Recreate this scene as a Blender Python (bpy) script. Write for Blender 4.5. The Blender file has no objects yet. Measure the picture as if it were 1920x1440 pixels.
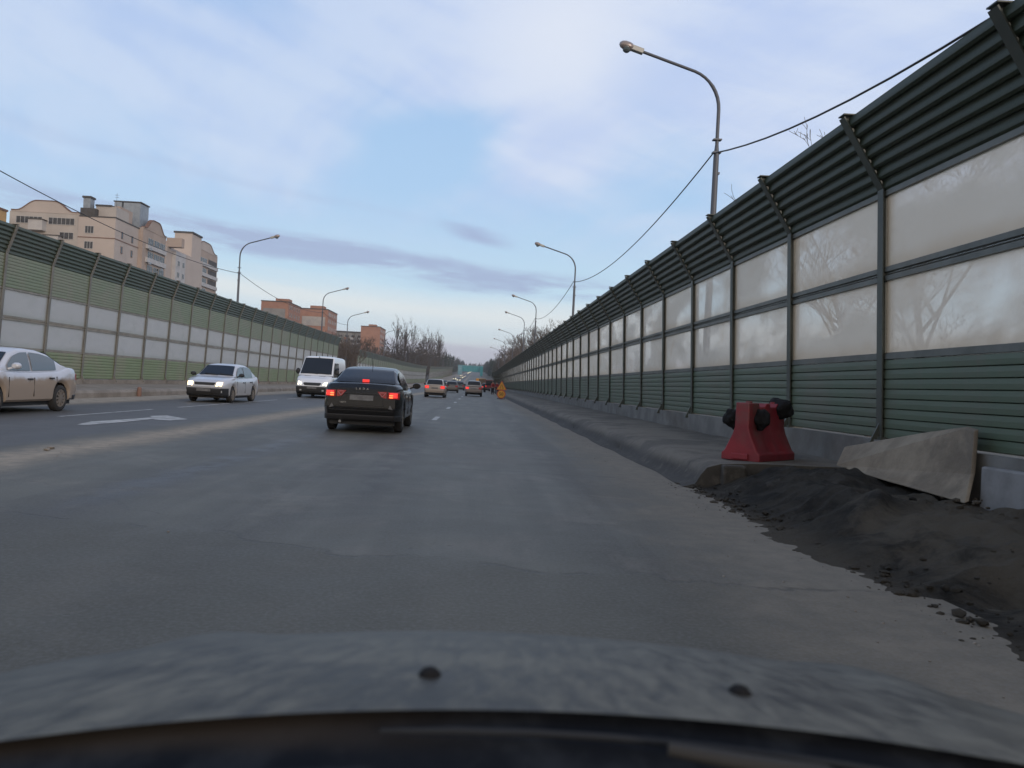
import bpy, bmesh, math, random
from mathutils import Vector, Matrix
R = math.radians
PI = math.pi
scene = bpy.context.scene
COL = scene.collection
F = 1450.0          # focal length in photo pixels
CZ = 1.2            # camera height

# ------------------------------------------------------------------ camera
cam_d = bpy.data.cameras.new('camera')
cam = bpy.data.objects.new('camera', cam_d); COL.objects.link(cam)
cam_d.sensor_width = 36.0
cam_d.lens = F / 1920 * 36
cam_d.shift_x = 66 / 1920
cam_d.shift_y = 1 / 1920
cam_d.clip_start = 0.05
cam_d.clip_end = 8000
cam_d.dof.use_dof = True
cam_d.dof.focus_distance = 22
cam_d.dof.aperture_fstop = 4.5
ro = R(3.0)
fw = Vector((0, 1, 0)); r0 = Vector((1, 0, 0)); u0 = Vector((0, 0, 1))
rt = r0 * math.cos(ro) + u0 * math.sin(ro)
up = u0 * math.cos(ro) - r0 * math.sin(ro)
m = Matrix((rt, up, -fw)).transposed().to_4x4()
m.translation = Vector((0, 0, CZ))
cam.matrix_world = m
scene.camera = cam
scene.view_settings.view_transform = 'Standard'
scene.view_settings.look = 'None'
scene.view_settings.gamma = 1
scene.view_settings.exposure = 0.0
scene.render.engine = 'CYCLES'

# ------------------------------------------------------------------ node maths
class S:
    """a socket (or number) with arithmetic"""
    nt = None
    def __init__(s, v): s.v = v
    @staticmethod
    def m(op, *a, clamp=False):
        n = S.nt.nodes.new('ShaderNodeMath'); n.operation = op; n.use_clamp = clamp
        for i, x in enumerate(a):
            x = x.v if isinstance(x, S) else x
            if isinstance(x, (int, float)): n.inputs[i].default_value = x
            else: S.nt.links.new(x, n.inputs[i])
        return S(n.outputs[0])
    def __add__(a, b): return S.m('ADD', a, b)
    __radd__ = __add__
    def __sub__(a, b): return S.m('SUBTRACT', a, b)
    def __rsub__(a, b): return S.m('SUBTRACT', b, a)
    def __mul__(a, b): return S.m('MULTIPLY', a, b)
    __rmul__ = __mul__
    def __truediv__(a, b): return S.m('DIVIDE', a, b)
    def __rtruediv__(a, b): return S.m('DIVIDE', b, a)
def step(x, a, b):          # smooth step from a to b
    n = S.nt.nodes.new('ShaderNodeMapRange'); n.interpolation_type = 'SMOOTHSTEP'
    S.nt.links.new(x.v, n.inputs['Value'])
    if a < b: n.inputs['From Min'].default_value = a; n.inputs['From Max'].default_value = b
    else:
        n.inputs['From Min'].default_value = b; n.inputs['From Max'].default_value = a
        n.inputs['To Min'].default_value = 1; n.inputs['To Max'].default_value = 0
    return S(n.outputs[0])
def bump_at(x, c, w, soft):  # 1 inside c +- w
    d = S.m('ABSOLUTE', x - c)
    return step(d, w + soft, max(w - soft, 0))
def vec(x, y, z):
    n = S.nt.nodes.new('ShaderNodeCombineXYZ')
    for i, q in enumerate((x, y, z)):
        q = q.v if isinstance(q, S) else q
        if isinstance(q, (int, float)): n.inputs[i].default_value = q
        else: S.nt.links.new(q, n.inputs[i])
    return n.outputs[0]
def noise(v, scale, detail=4, rough=.5, dist=0):
    n = S.nt.nodes.new('ShaderNodeTexNoise')
    S.nt.links.new(v, n.inputs['Vector'])
    n.inputs['Scale'].default_value = scale; n.inputs['Detail'].default_value = detail
    n.inputs['Roughness'].default_value = rough; n.inputs['Distortion'].default_value = dist
    return S(n.outputs[0])
def voro_edge(v, scale):
    n = S.nt.nodes.new('ShaderNodeTexVoronoi'); n.feature = 'DISTANCE_TO_EDGE'
    S.nt.links.new(v, n.inputs['Vector']); n.inputs['Scale'].default_value = scale
    return S(n.outputs[0])
def mixc(f, a, b):
    n = S.nt.nodes.new('ShaderNodeMix'); n.data_type = 'RGBA'
    f = f.v if isinstance(f, S) else f
    if isinstance(f, (int, float)): n.inputs[0].default_value = f
    else: S.nt.links.new(f, n.inputs[0])
    for i, c in ((6, a), (7, b)):
        if isinstance(c, tuple): n.inputs[i].default_value = (*c, 1) if len(c) == 3 else c
        else: S.nt.links.new(c, n.inputs[i])
    return n.outputs[2]
def coords(kind='Object'):
    n = S.nt.nodes.new('ShaderNodeTexCoord')
    s = S.nt.nodes.new('ShaderNodeSeparateXYZ')
    S.nt.links.new(n.outputs[kind], s.inputs[0])
    return n.outputs[kind], S(s.outputs[0]), S(s.outputs[1]), S(s.outputs[2])
def worldpos():
    n = S.nt.nodes.new('ShaderNodeNewGeometry')
    s = S.nt.nodes.new('ShaderNodeSeparateXYZ')
    S.nt.links.new(n.outputs['Position'], s.inputs[0])
    return n.outputs['Position'], S(s.outputs[0]), S(s.outputs[1]), S(s.outputs[2])

# ------------------------------------------------------------------ world
SUN_EL, SUN_AZ = 14.0, 152.0     # azimuth clockwise from +Y: behind and to the right
world = bpy.data.worlds.new('World'); scene.world = world; world.use_nodes = True
S.nt = world.node_tree
bg = world.node_tree.nodes['Background']
sky = S.nt.nodes.new('ShaderNodeTexSky'); sky.sky_type = 'NISHITA'; sky.sun_disc = False
sky.sun_elevation = R(SUN_EL); sky.sun_rotation = R(SUN_AZ); sky.air_density = 1.0; sky.dust_density = .6; sky.ozone_density = 1.6
cv, dx_, dy_, dz_ = coords('Generated')
hyp = S.m('SQRT', dx_ * dx_ + dy_ * dy_)
el = dz_ / S.m('MAXIMUM', hyp, .001)
az = S.m('ARCTAN2', dx_, dy_)
K = 10.0  # colours below are display-referred radiance / background strength .1
def kc(*c): return tuple(q * K for q in c)
# clear air: the sky texture, cooled by a thin blue gradient
grad = mixc(step(el, .0, .12), kc(.76, .75, .74), kc(.58, .78, .93))
grad = mixc(step(el, .10, .26), grad, kc(.45, .66, .92))
grad = mixc(step(el, .22, .6), grad, kc(.31, .50, .84))
grad = mixc(step(el, .6, 1.6), grad, kc(.24, .38, .68))
clear = mixc(.06, grad, sky.outputs[0])
# high cloud sheets on a plane overhead, combed from upper left to lower right
den = S.m('MAXIMUM', dz_, .0) + .14
px_, py_ = dx_ / den, dy_ / den
a_ = px_ * .90 + py_ * .44; b_ = py_ * .90 - px_ * .44
wv = S.nt.nodes.new('ShaderNodeTexNoise'); S.nt.links.new(vec(a_ * .5, b_ * .5, 11.0), wv.inputs['Vector']); wv.inputs['Scale'].default_value = 1.3; wv.inputs['Detail'].default_value = 4
wob = S(wv.outputs[0])
n1 = noise(vec(a_ * .85 + wob * .8, b_ * .42, 3.1), 1.5, 8, .56, .25)
n2 = noise(vec(a_ * 1.7 + wob, b_ * .42, 7.7), 2.0, 7, .54, .3)
n3 = noise(vec(az * 3.2, el * 12 + az * 4.5, 2.2), 1.2, 6, .52, .4)
azl = az
up_c = bump_at(azl + el * .12, .10, .06, .34) * step(el, .30, .44) * .34           # bright sheet high in the middle
right_c = step(azl, .16, .36) * step(el, .20, .34) * .30                           # veil over the right barrier
mid_c = bump_at(azl, .06, .06, .16) * bump_at(el, .31, .02, .10) * .30             # torn cloud right of centre
left_c = bump_at(el + azl * .42, .225, .02, .12) * step(azl, -.10, -.30) * .26      # streaks over the left barrier
hole = bump_at(azl + .06, .0, .01, .14) * bump_at(el - azl * .35, .325, .01, .075) * .34
hole2 = bump_at(azl + .52, .0, .05, .26) * bump_at(el + azl * .25, .40, .02, .10) * .20
cm = n1 * .52 + n2 * .26 + n3 * .22 + up_c + right_c + mid_c + left_c - hole - hole2 + .015
cmask = step(cm, .38, .72) * step(el, .13, .22)
shade = step(n2 * .5 + n3 * .5, .40, .62)
ccol = mixc(shade, kc(.53, .64, .90), kc(.68, .76, .93))
ccol = mixc(bump_at(azl - .09, 0, .01, .16) * bump_at(el, .46, .02, .16), ccol, kc(.78, .83, .94))
skyc = mixc(cmask * (.66 + step(azl, -.25, .05) * .24), clear, ccol)
# long grey-blue banks low in the sky
bn = noise(vec(az * 2.2 + 4.0, el * 15 + az * 1.0, 1.3), 1.6, 7, .6, .5)
bn3 = noise(vec(az * 4 + 9.0, el * 30 + az * 2.0, 5.3), 1.6, 7, .6, .3)
bc = el + az * .085 + (bn - .5) * .05 + (bn3 - .5) * .018
bank = bump_at(bc, .140, .015, .009) * step(az, .24, .14) * step(az, -.72, -.42)
bank = bank * step(bn3, .32, .56)
wisp = bump_at(el + az * .11 + (bn3 - .5) * .03, .200, .003, .010) * .5 * step(az, .0, -.15) * step(bn, .4, .55)
puff = bump_at(az + .01, .0, .01, .055) * bump_at(el + az * .22 + (bn3 - .5) * .03, .192, .003, .010) * .8
skyc = mixc(bank * .85, skyc, kc(.39, .47, .68))
skyc = mixc(wisp * .4, skyc, kc(.42, .52, .74))
skyc = mixc(puff, skyc, kc(.38, .46, .68))
glow = bump_at(el + (bn - .5) * .03 + az * .05, .090, .008, .028) * .8
skyc = mixc(glow, skyc, kc(.84, .88, .88))
low = step(el + (bn - .5) * .02 + az * .03, .058, .044) * .75
skyc = mixc(low, skyc, kc(.52, .52, .62))
# unseen sunset side behind the camera, warmed to offset the blue light
west = step(dy_ + dx_ * -.15, .15, -.55)
skyc = mixc(west * .9, skyc, mixc(step(el, .0, .9), kc(.95, .82, .68), kc(.62, .61, .62)))
skyc = mixc(step(el, .0, -.02), skyc, kc(.11, .10, .095))
S.nt.links.new(skyc, bg.inputs[0])
bg.inputs[1].default_value = .1

sun_d = bpy.data.lights.new('sun', 'SUN'); sun = bpy.data.objects.new('sun', sun_d); COL.objects.link(sun)
sun_d.energy = 1.25; sun_d.angle = R(24); sun_d.color = (1, .86, .74)
sv = Vector((math.sin(R(SUN_AZ)) * math.cos(R(SUN_EL)), math.cos(R(SUN_AZ)) * math.cos(R(SUN_EL)), math.sin(R(SUN_EL))))
sun.rotation_euler = sv.to_track_quat('Z', 'Y').to_euler()

# ------------------------------------------------------------------ helpers
def ground_z(y):
    """road profile: level, then climbing the far hill"""
    if y < 180: return 0.0
    t = y - 180
    if t < 120: return .022 * t * t / 240
    z = .022 * 60 + .022 * (t - 120)
    return z if y < 1300 else z
def at(px, py, d):
    """photo pixel at distance d along the road -> world point"""
    dx, dy = px - 894, py - 721
    u = dx * math.cos(ro) + dy * math.sin(ro); v = dx * math.sin(ro) - dy * math.cos(ro)
    return Vector((u * d / F, d, CZ + v * d / F))
def on(px, py, z=0.0):
    """photo pixel on the level z -> world point"""
    dx, dy = px - 894, py - 721
    u = dx * math.cos(ro) + dy * math.sin(ro); v = dx * math.sin(ro) - dy * math.cos(ro)
    d = (CZ - z) * F / -v
    return Vector((u * d / F, d, z))

def tag(o, label=None, cat=None, group=None, kind=None):
    if label: o['label'] = label
    if cat: o['category'] = cat
    if group: o['group'] = group
    if kind: o['kind'] = kind
    return o
def empty(name, loc=(0, 0, 0), rz=0.0):
    o = bpy.data.objects.new(name, None); COL.objects.link(o)
    o.location = loc; o.rotation_euler = (0, 0, rz); o.empty_display_size = .2
    return o
KIDS = {}
def copy_tree(o, parent=None):
    c = o.copy(); COL.objects.link(c); c.parent = parent
    for ch in KIDS.get(o.name, []):
        k = copy_tree(ch, c); KIDS.setdefault(c.name, []).append(k)
    return c
def adopt(o, parent):
    o.parent = parent; KIDS.setdefault(parent.name, []).append(o)

class MB:
    def __init__(s): s.v = []; s.f = []
    def add(s, vs, fs):
        b = len(s.v); s.v += [tuple(q) for q in vs]; s.f += [tuple(i + b for i in f) for f in fs]; return s
    def box(s, x0, x1, y0, y1, z0, z1):
        v = [(x, y, z) for z in (z0, z1) for y in (y0, y1) for x in (x0, x1)]
        return s.add(v, [(0, 2, 3, 1), (4, 5, 7, 6), (0, 1, 5, 4), (2, 6, 7, 3), (0, 4, 6, 2), (1, 3, 7, 5)])
    def bar(s, a, b, w, h, upv=(0, 0, 1)):
        a, b = Vector(a), Vector(b); d = (b - a).normalized(); upv = Vector(upv)
        if abs(d.dot(upv)) > .98: upv = Vector((0, 1, 0))
        sd = d.cross(upv).normalized(); un = sd.cross(d).normalized()
        v = []
        for p in (a, b):
            for i, j in ((-1, -1), (1, -1), (1, 1), (-1, 1)): v.append(p + sd * (i * w / 2) + un * (j * h / 2))
        return s.add(v, [(3, 2, 1, 0), (4, 5, 6, 7), (0, 1, 5, 4), (1, 2, 6, 5), (2, 3, 7, 6), (3, 0, 4, 7)])
    def tube(s, pts, rad, n=8, cap=True):
        pts = [Vector(p) for p in pts]
        rad = rad if isinstance(rad, (list, tuple)) else [rad] * len(pts)
        v = []; ref = None
        for i, p in enumerate(pts):
            d = (pts[min(i + 1, len(pts) - 1)] - pts[max(i - 1, 0)]).normalized()
            if ref is None: ref = d.orthogonal().normalized()
            ref = (ref - d * ref.dot(d))
            ref = ref.normalized() if ref.length > 1e-5 else d.orthogonal().normalized()
            b = d.cross(ref)
            for k in range(n):
                a = 2 * PI * k / n; v.append(p + (ref * math.cos(a) + b * math.sin(a)) * rad[i])
        f = []
        for i in range(len(pts) - 1):
            for k in range(n):
                k2 = (k + 1) % n; f.append((i * n + k, i * n + k2, (i + 1) * n + k2, (i + 1) * n + k))
        if cap: f.append(tuple(range(n))[::-1]); f.append(tuple((len(pts) - 1) * n + k for k in range(n)))
        return s.add(v, f)
    def lathe(s, c, axis, prof, n=16):
        """prof: (along, radius) pairs round axis"""
        c = Vector(c); ax = Vector(axis).normalized(); r1 = ax.orthogonal().normalized(); r2 = ax.cross(r1)
        v = []
        for (t, r) in prof:
            for k in range(n):
                a = 2 * PI * k / n; v.append(c + ax * t + (r1 * math.cos(a) + r2 * math.sin(a)) * r)
        f = [(i * n + k, i * n + (k + 1) % n, (i + 1) * n + (k + 1) % n, (i + 1) * n + k) for i in range(len(prof) - 1) for k in range(n)]
        f.append(tuple(range(n))[::-1]); f.append(tuple((len(prof) - 1) * n + k for k in range(n)))
        return s.add(v, f)
    def prism(s, poly, off):
        """poly: 3D points, extruded by vector off"""
        n = len(poly); off = Vector(off)
        v = [Vector(p) for p in poly] + [Vector(p) + off for p in poly]
        f = [tuple(range(n))[::-1], tuple(range(n, 2 * n))] + [(i, (i + 1) % n, n + (i + 1) % n, n + i) for i in range(n)]
        return s.add(v, f)
    def grid(s, rows):
        n = len(rows[0]); v = [q for r_ in rows for q in r_]
        f = [(i * n + j, i * n + j + 1, (i + 1) * n + j + 1, (i + 1) * n + j) for i in range(len(rows) - 1) for j in range(n - 1)]
        return s.add(v, f)
    def build(s, name, mat, parent=None, smooth=None, bevel=0, fix=True):
        me = bpy.data.meshes.new(name); me.from_pydata(s.v, [], s.f)
        if fix:
            bm = bmesh.new(); bm.from_mesh(me); bmesh.ops.recalc_face_normals(bm, faces=bm.faces); bm.to_mesh(me); bm.free()
        if smooth is not None:
            me.shade_smooth()
            me.set_sharp_from_angle(angle=R(smooth))
        me.materials.append(mat)
        o = bpy.data.objects.new(name, me); COL.objects.link(o)
        if parent: adopt(o, parent)
        if bevel:
            bv = o.modifiers.new('bevel', 'BEVEL'); bv.width = bevel; bv.segments = 2; bv.limit_method = 'ANGLE'
        return o

# ------------------------------------------------------------------ materials
def new_mat(name):
    mt = bpy.data.materials.new(name); mt.use_nodes = True; S.nt = mt.node_tree
    return mt, mt.node_tree.nodes['Principled BSDF']
def setc(p, sock, val):
    if isinstance(val, S): val = val.v
    if isinstance(val, (tuple, float, int)):
        if isinstance(val, tuple) and len(val) == 3: val = (*val, 1)
        p.inputs[sock].default_value = val
    else: S.nt.links.new(val, p.inputs[sock])
def do_bump(p, h, strength=.3, dist=.02):
    b = S.nt.nodes.new('ShaderNodeBump'); b.inputs['Strength'].default_value = strength; b.inputs['Distance'].default_value = dist
    S.nt.links.new(h.v, b.inputs['Height']); S.nt.links.new(b.outputs[0], p.inputs['Normal'])
def worn(name, c, c2=None, rough=.6, metal=0, scale=3, dirt=None, dirt_amt=.5, bump=0, spec=.5):
    """a base colour with mottling and blotches of dirt"""
    mt, p = new_mat(name); v, x, y, z = worldpos()
    c2 = c2 or tuple(q * .75 for q in c)
    col = mixc(step(noise(v, scale, 5, .6), .35, .65), c, c2)
    if dirt: col = mixc(step(noise(v, scale * .37, 6, .65, .4), .45, .68) * dirt_amt, col, dirt)
    setc(p, 'Base Color', col); setc(p, 'Roughness', rough); setc(p, 'Metallic', metal)
    p.inputs['Specular IOR Level'].default_value = spec
    if bump: do_bump(p, noise(v, scale * 8, 4, .6), bump, .02)
    return mt
def plain(name, c, rough=.5, metal=0, spec=.5):
    mt, p = new_mat(name); v, x, y, z = coords('Object')
    col = mixc(noise(v, 9, 3), c, tuple(q * .86 for q in c))
    setc(p, 'Base Color', col); setc(p, 'Roughness', rough); setc(p, 'Metallic', metal)
    p.inputs['Specular IOR Level'].default_value = spec
    return mt
def emit(name, c, st, base=(.2, .2, .2)):
    mt, p = new_mat(name); setc(p, 'Base Color', base); setc(p, 'Roughness', .2)
    setc(p, 'Emission Color', c); p.inputs['Emission Strength'].default_value = st
    return mt
M = {}
# asphalt with sand drifts, patches, cracks and oil tracks
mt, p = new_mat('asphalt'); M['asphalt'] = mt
v, x, y, z = worldpos()
big = noise(v, .35, 5, .6, .3); med = noise(v, 1.6, 6, .65, .2); fine = noise(v, 38, 3, .7)
long_ = noise(vec(x * 1.6, y * .09, 0.0), 1.0, 5, .6, .2)
col = mixc(step(big, .35, .66), (.086, .083, .067), (.126, .121, .098))
track = S.m('MAXIMUM', bump_at(x + (med - .5) * .5, -3.35, .15, .45), S.m('MAXIMUM', bump_at(x + (med - .5) * .5, -1.75, .1, .4), bump_at(x + (med - .5) * .6, 1.35, .15, .5)))
col = mixc(track * step(long_, .32, .55) * .75, col, (.058, .051, .042))
col = mixc(step(noise(v, .8, 7, .7, .6), .50, .62) * .6, col, (.158, .142, .118))
col = mixc(step(long_, .40, .62) * .5, col, (.066, .064, .052))
near = step(y + x * .22 + (big - .5) * 2.2 + (med - .5) * .25, 5.3, 5.2)            # older surface before the seam, with the windscreen's darkening painted in
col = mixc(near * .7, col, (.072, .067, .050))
brown = bump_at(y + (med - .5) * 2.5, 13.2, 1.4, 1.6) * bump_at(x + (med - .5) * .7, .2, .55, .7) * .65
col = mixc(brown, col, (.115, .098, .078))
wet = bump_at(x + (med - .5) * 1.0, -3.3, .10, .35) * step(y, 22, 11) * step(y, 5, 8) * step(med, .40, .56) * .8
wet2 = bump_at(x + (med - .5) * .8, -1.1, .06, .35) * step(y, 24, 14) * step(y, 6, 9) * step(med, .42, .55) * .7
col = mixc(wet, col, (.050, .047, .044)); col = mixc(wet2, col, (.060, .054, .048))
lft = step(x + (med - .5) * .5, -6.2, -6.8)
col = mixc(lft * .7, col, (.074, .074, .078))
sandc = mixc(step(noise(v, 6, 4), .3, .7), (.39, .33, .255), (.28, .24, .19))
sand = bump_at(x + (med - .5) * .9 + (big - .5) * .4, -5.62, .42, .42) * 1.0
sand2 = step(x + (med - .5) * 1.6 + (big - .5) * 1.2 + S.m('MAXIMUM', S.m('MINIMUM', y * -.03 + .35, .3), -.35), 1.25, 2.5) * .72
sand3 = step(x + (med - .5) * .6, -11.4, -12.1) * .9
spots = step(noise(v, 2.3, 6, .75, .5), .57, .70) * step(y, 25, 4) * .35
sandm = S.m('MAXIMUM', S.m('MAXIMUM', sand, sand2), sand3)
sandc = mixc(step(x, .5, 1.2) * .45, sandc, (.13, .115, .095))
col = mixc(sandm * (.55 + fine * .6), col, sandc)
col = mixc(spots, col, (.13, .12, .10))
ck = voro_edge(S.nt.nodes.new('ShaderNodeTexCoord').outputs['Object'], .23)
ckv = S.nt.nodes.new('ShaderNodeVectorMath'); ckv.operation = 'ADD'
nn = S.nt.nodes.new('ShaderNodeTexNoise'); S.nt.links.new(v, nn.inputs['Vector']); nn.inputs['Scale'].default_value = 1.1; nn.inputs['Detail'].default_value = 6
S.nt.links.new(v, ckv.inputs[0]); S.nt.links.new(nn.outputs[1], ckv.inputs[1])
ck = voro_edge(ckv.outputs[0], .2)
crack = step(ck, .006, .002) * step(big, .52, .60) * .35
seam = bump_at(y + x * .22 + (big - .5) * 2.2 + (med - .5) * .25, 5.25, .004, .05) * step(med, .40, .56) * .6
seam2 = bump_at(y + x * .05 + (med - .5) * .5, 10.9, .004, .05) * bump_at(x, .9, 1.2, .3) * .5
dark = S.m('MAXIMUM', S.m('MAXIMUM', crack * .7, seam), seam2)
pits = step(noise(v, 5.5, 2, .5), .73, .78)
dark = S.m('MAXIMUM', dark, pits * .6)
col = mixc(dark * .75, col, (.035, .034, .033))
col = mixc(step(fine, .35, .75) * .28, col, (.20, .20, .20))
setc(p, 'Base Color', col)
setc(p, 'Roughness', .62 + sandm * .3 - wet * .2 + (med - .5) * .2)
p.inputs['Specular IOR Level'].default_value = .30
do_bump(p, fine * .5 + med * 1.2 - dark * 1.5, .35, .012)

M['paint_line'] = worn('worn_white_road_paint', (.50, .50, .49), (.30, .30, .29), .7, scale=5, dirt=(.16, .16, .16), dirt_amt=.65)
M['soil'] = None
mt, p = new_mat('dark_soil'); M['soil'] = mt
v, x, y, z = worldpos()
n = noise(v, 1.9, 8, .68, .5)
c = mixc(step(n, .38, .6), (.026, .025, .023), (.062, .057, .049))
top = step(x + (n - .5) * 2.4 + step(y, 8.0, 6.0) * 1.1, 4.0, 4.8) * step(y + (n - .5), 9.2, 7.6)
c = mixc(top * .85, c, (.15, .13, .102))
c = mixc(step(noise(v, 3.1, 6, .7), .58, .66) * .6, c, (.105, .10, .092))
c = mixc(step(x + (n - .5) * .5, 3.12, 2.72) * .8, c, (.12, .104, .082))
setc(p, 'Base Color', c); setc(p, 'Roughness', .9); p.inputs['Specular IOR Level'].default_value = .2
do_bump(p, noise(v, 9, 9, .75), 1.0, .12)
mt, p = new_mat('gritty_concrete'); M['walk'] = mt
v, x, y, z = worldpos()
n = noise(v, .9, 7, .62, .3)
c = mixc(step(n, .42, .6), (.150, .134, .110), (.085, .077, .066))
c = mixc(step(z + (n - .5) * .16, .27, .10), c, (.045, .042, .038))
jt = S.m('FRACT', y * .5 + (n - .5) * .03); c = mixc(bump_at(jt, .5, .003, .010) * step(x, 3.7, 3.5) * .7, c, (.03, .028, .026))
c = mixc(step(noise(v, 26, 5, .75), .52, .66) * .35, c, (.06, .054, .046))
c = mixc(step(y, 10.17, 10.155), c, (.05, .046, .04))
c = mixc(step(noise(v, 7, 5, .7), .5, .7) * .3, c, (.20, .18, .15))
setc(p, 'Base Color', c); setc(p, 'Roughness', .88); do_bump(p, noise(v, 11, 6, .7), .5, .03)
M['walk_left'] = worn('dusty_kerb_concrete', (.27, .24, .205), (.20, .175, .15), .85, scale=1.6, dirt=(.15, .125, .10), dirt_amt=.6, bump=.3)
M['sand'] = worn('sandy_grit', (.33, .29, .235), (.24, .21, .17), .9, scale=2.5, bump=.4)
M['plinth'] = worn('weathered_concrete', (.20, .20, .19), (.14, .14, .135), .85, scale=1.7, dirt=(.11, .10, .085), dirt_amt=.7, bump=.3)
M['plinth_pale'] = worn('clean_concrete', (.25, .25, .25), (.185, .185, .185), .8, scale=2.5, dirt=(.16, .15, .14), dirt_amt=.5, bump=.2)
M['ground'] = worn('winter_ground', (.085, .078, .06), (.055, .05, .042), .95, scale=.3, dirt=(.11, .10, .07), dirt_amt=.6)

def panel_mat(name, c, dirt, amt, rough=.5):
    mt, p = new_mat(name); v, x, y, z = worldpos()
    st = noise(vec(x * .2, y * 1.3, z * 7), 1.0, 5, .6)
    n = noise(v, .55, 6, .65, .4)
    o = mixc(st, tuple(q * 1.12 for q in c), tuple(q * .82 for q in c))
    o = mixc(step(n, .40, .66) * amt, o, dirt)
    if 'canopy' in name: o = mixc(step(voro_edge(vec(x * 2, y * 1.0, z * 2), 17.0), .12, .30) * .5, o, tuple(q * .45 for q in c))
    drip = noise(vec(x * 3, y * 9, z * .8), 1.0, 5, .65)
    o = mixc(step(drip, .52, .7) * amt * .6, o, dirt)
    setc(p, 'Base Color', o); setc(p, 'Roughness', rough + .0)
    return mt
M['green_r'] = panel_mat('dark_green_panel', (.092, .128, .086), (.125, .116, .092), .55)
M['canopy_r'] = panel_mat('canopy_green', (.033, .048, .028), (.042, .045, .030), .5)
M['green_l'] = panel_mat('faded_green_panel', (.185, .225, .150), (.23, .22, .175), .6)
M['green_l_low'] = panel_mat('lower_faded_green_panel', (.20, .255, .145), (.27, .25, .19), .65)
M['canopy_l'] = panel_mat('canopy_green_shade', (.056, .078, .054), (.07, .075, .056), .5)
M['post_r'] = worn('painted_post', (.074, .086, .072), (.055, .063, .054), .5, scale=1.5, dirt=(.12, .115, .10), dirt_amt=.45)
M['post_l'] = worn('dusty_post', (.19, .185, .168), (.15, .148, .135), .6, scale=1.5, dirt=(.24, .215, .18), dirt_amt=.5)
M['rail_r'] = worn('grey_rail', (.150, .162, .150), (.105, .115, .105), .45, scale=2, dirt=(.16, .145, .12), dirt_amt=.4)
M['rail_l'] = worn('pale_rail', (.27, .26, .235), (.2, .195, .175), .55, scale=2, dirt=(.30, .27, .22), dirt_amt=.4)
def glass_mat(name, base, dirt, clear_amt, seed):
    mt = bpy.data.materials.new(name); mt.use_nodes = True; S.nt = mt.node_tree; nt = mt.node_tree
    for n_ in list(nt.nodes):
        if n_.type != 'OUTPUT_MATERIAL': nt.nodes.remove(n_)
    out = [n_ for n_ in nt.nodes if n_.type == 'OUTPUT_MATERIAL'][0]
    v, x, y, z = worldpos()
    n = noise(vec(x + seed, y * .8, z * 1.0), 1.0, 6, .62, .5)
    n2 = noise(vec(x, y * .5, z * 1.6), .7, 3, .5, .2)
    # dirt settles along the bottom of each pane and in runs
    tcn = nt.nodes.new('ShaderNodeTexCoord'); sp = nt.nodes.new('ShaderNodeSeparateXYZ'); nt.links.new(tcn.outputs['Generated'], sp.inputs[0])
    gz = S(sp.outputs[2]); gy = S(sp.outputs[1])
    edge = S.m('MAXIMUM', step(gz + (n - .5) * .3, .25, .0) * .7, S.m('MAXIMUM', step(gy + (n2 - .5) * .1, .10, .0), step(gy + (n2 - .5) * .1, .92, 1.0)) * .5)
    dirtm = S.m('MAXIMUM', step(n, .52, .74) * .7, edge)
    col = mixc(dirtm, base, dirt)
    dif = nt.nodes.new('ShaderNodeBsdfDiffuse'); trl = nt.nodes.new('ShaderNodeBsdfTranslucent'); tr = nt.nodes.new('ShaderNodeBsdfTransparent')
    gl = nt.nodes.new('ShaderNodeBsdfGlossy'); gl.inputs['Roughness'].default_value = .15
    nt.links.new(col, dif.inputs[0]); nt.links.new(col, trl.inputs[0])
    m1 = nt.nodes.new('ShaderNodeMixShader'); m1.inputs[0].default_value = .72
    nt.links.new(dif.outputs[0], m1.inputs[1]); nt.links.new(trl.outputs[0], m1.inputs[2])
    m2 = nt.nodes.new('ShaderNodeMixShader')
    cl = (1.0 - dirtm * .75) * step(n2 + (n - .5) * .4, .42, .66) * clear_amt + clear_amt * .28
    nt.links.new(cl.v, m2.inputs[0]); nt.links.new(m1.outputs[0], m2.inputs[1]); nt.links.new(tr.outputs[0], m2.inputs[2])
    m3 = nt.nodes.new('ShaderNodeMixShader'); m3.inputs[0].default_value = .03
    nt.links.new(m2.outputs[0], m3.inputs[1]); nt.links.new(gl.outputs[0], m3.inputs[2])
    nt.links.new(m3.outputs[0], out.inputs[0])
    return mt
M['glass_r'] = glass_mat('dusty_clear_pane', (.74, .74, .71), (.64, .60, .53), .42, 0)
M['glass_l'] = glass_mat('dusty_opaque_pane', (.76, .76, .75), (.64, .66, .63), .10, 5)

def paint(name, c, dirt=(.16, .14, .12), amt=.5, rough=.25, zlev=.55, metal=.3, soft=.25):
    mt, p = new_mat(name); v, x, y, z = coords('Object')
    n = noise(v, 3.0, 5, .6)
    d = step(z + (n - .5) * .35, zlev + soft, zlev - soft) * amt
    col = mixc(d, c, dirt)
    setc(p, 'Base Color', col); setc(p, 'Roughness', d * .5 + rough); setc(p, 'Metallic', (1.0 - d) * metal)
    p.inputs['Coat Weight'].default_value = .5; p.inputs['Coat Roughness'].default_value = .12
    return mt
M['black_paint'] = paint('black_car_paint', (.006, .006, .007), (.018, .016, .015), .3, .25, .40, .0)
M['black_paint'].node_tree.nodes['Principled BSDF'].inputs['Specular IOR Level'].default_value = .3
M['black_paint'].node_tree.nodes['Principled BSDF'].inputs['Coat Weight'].default_value = .25
M['silver_beige'] = paint('silver_paint_road_dust', (.56, .57, .61), (.33, .265, .21), 1.0, .3, .80, .15, .07)
M['silver'] = paint('pale_silver_paint', (.55, .56, .59), (.33, .31, .29), .6, .3, .55, .3)
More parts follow.
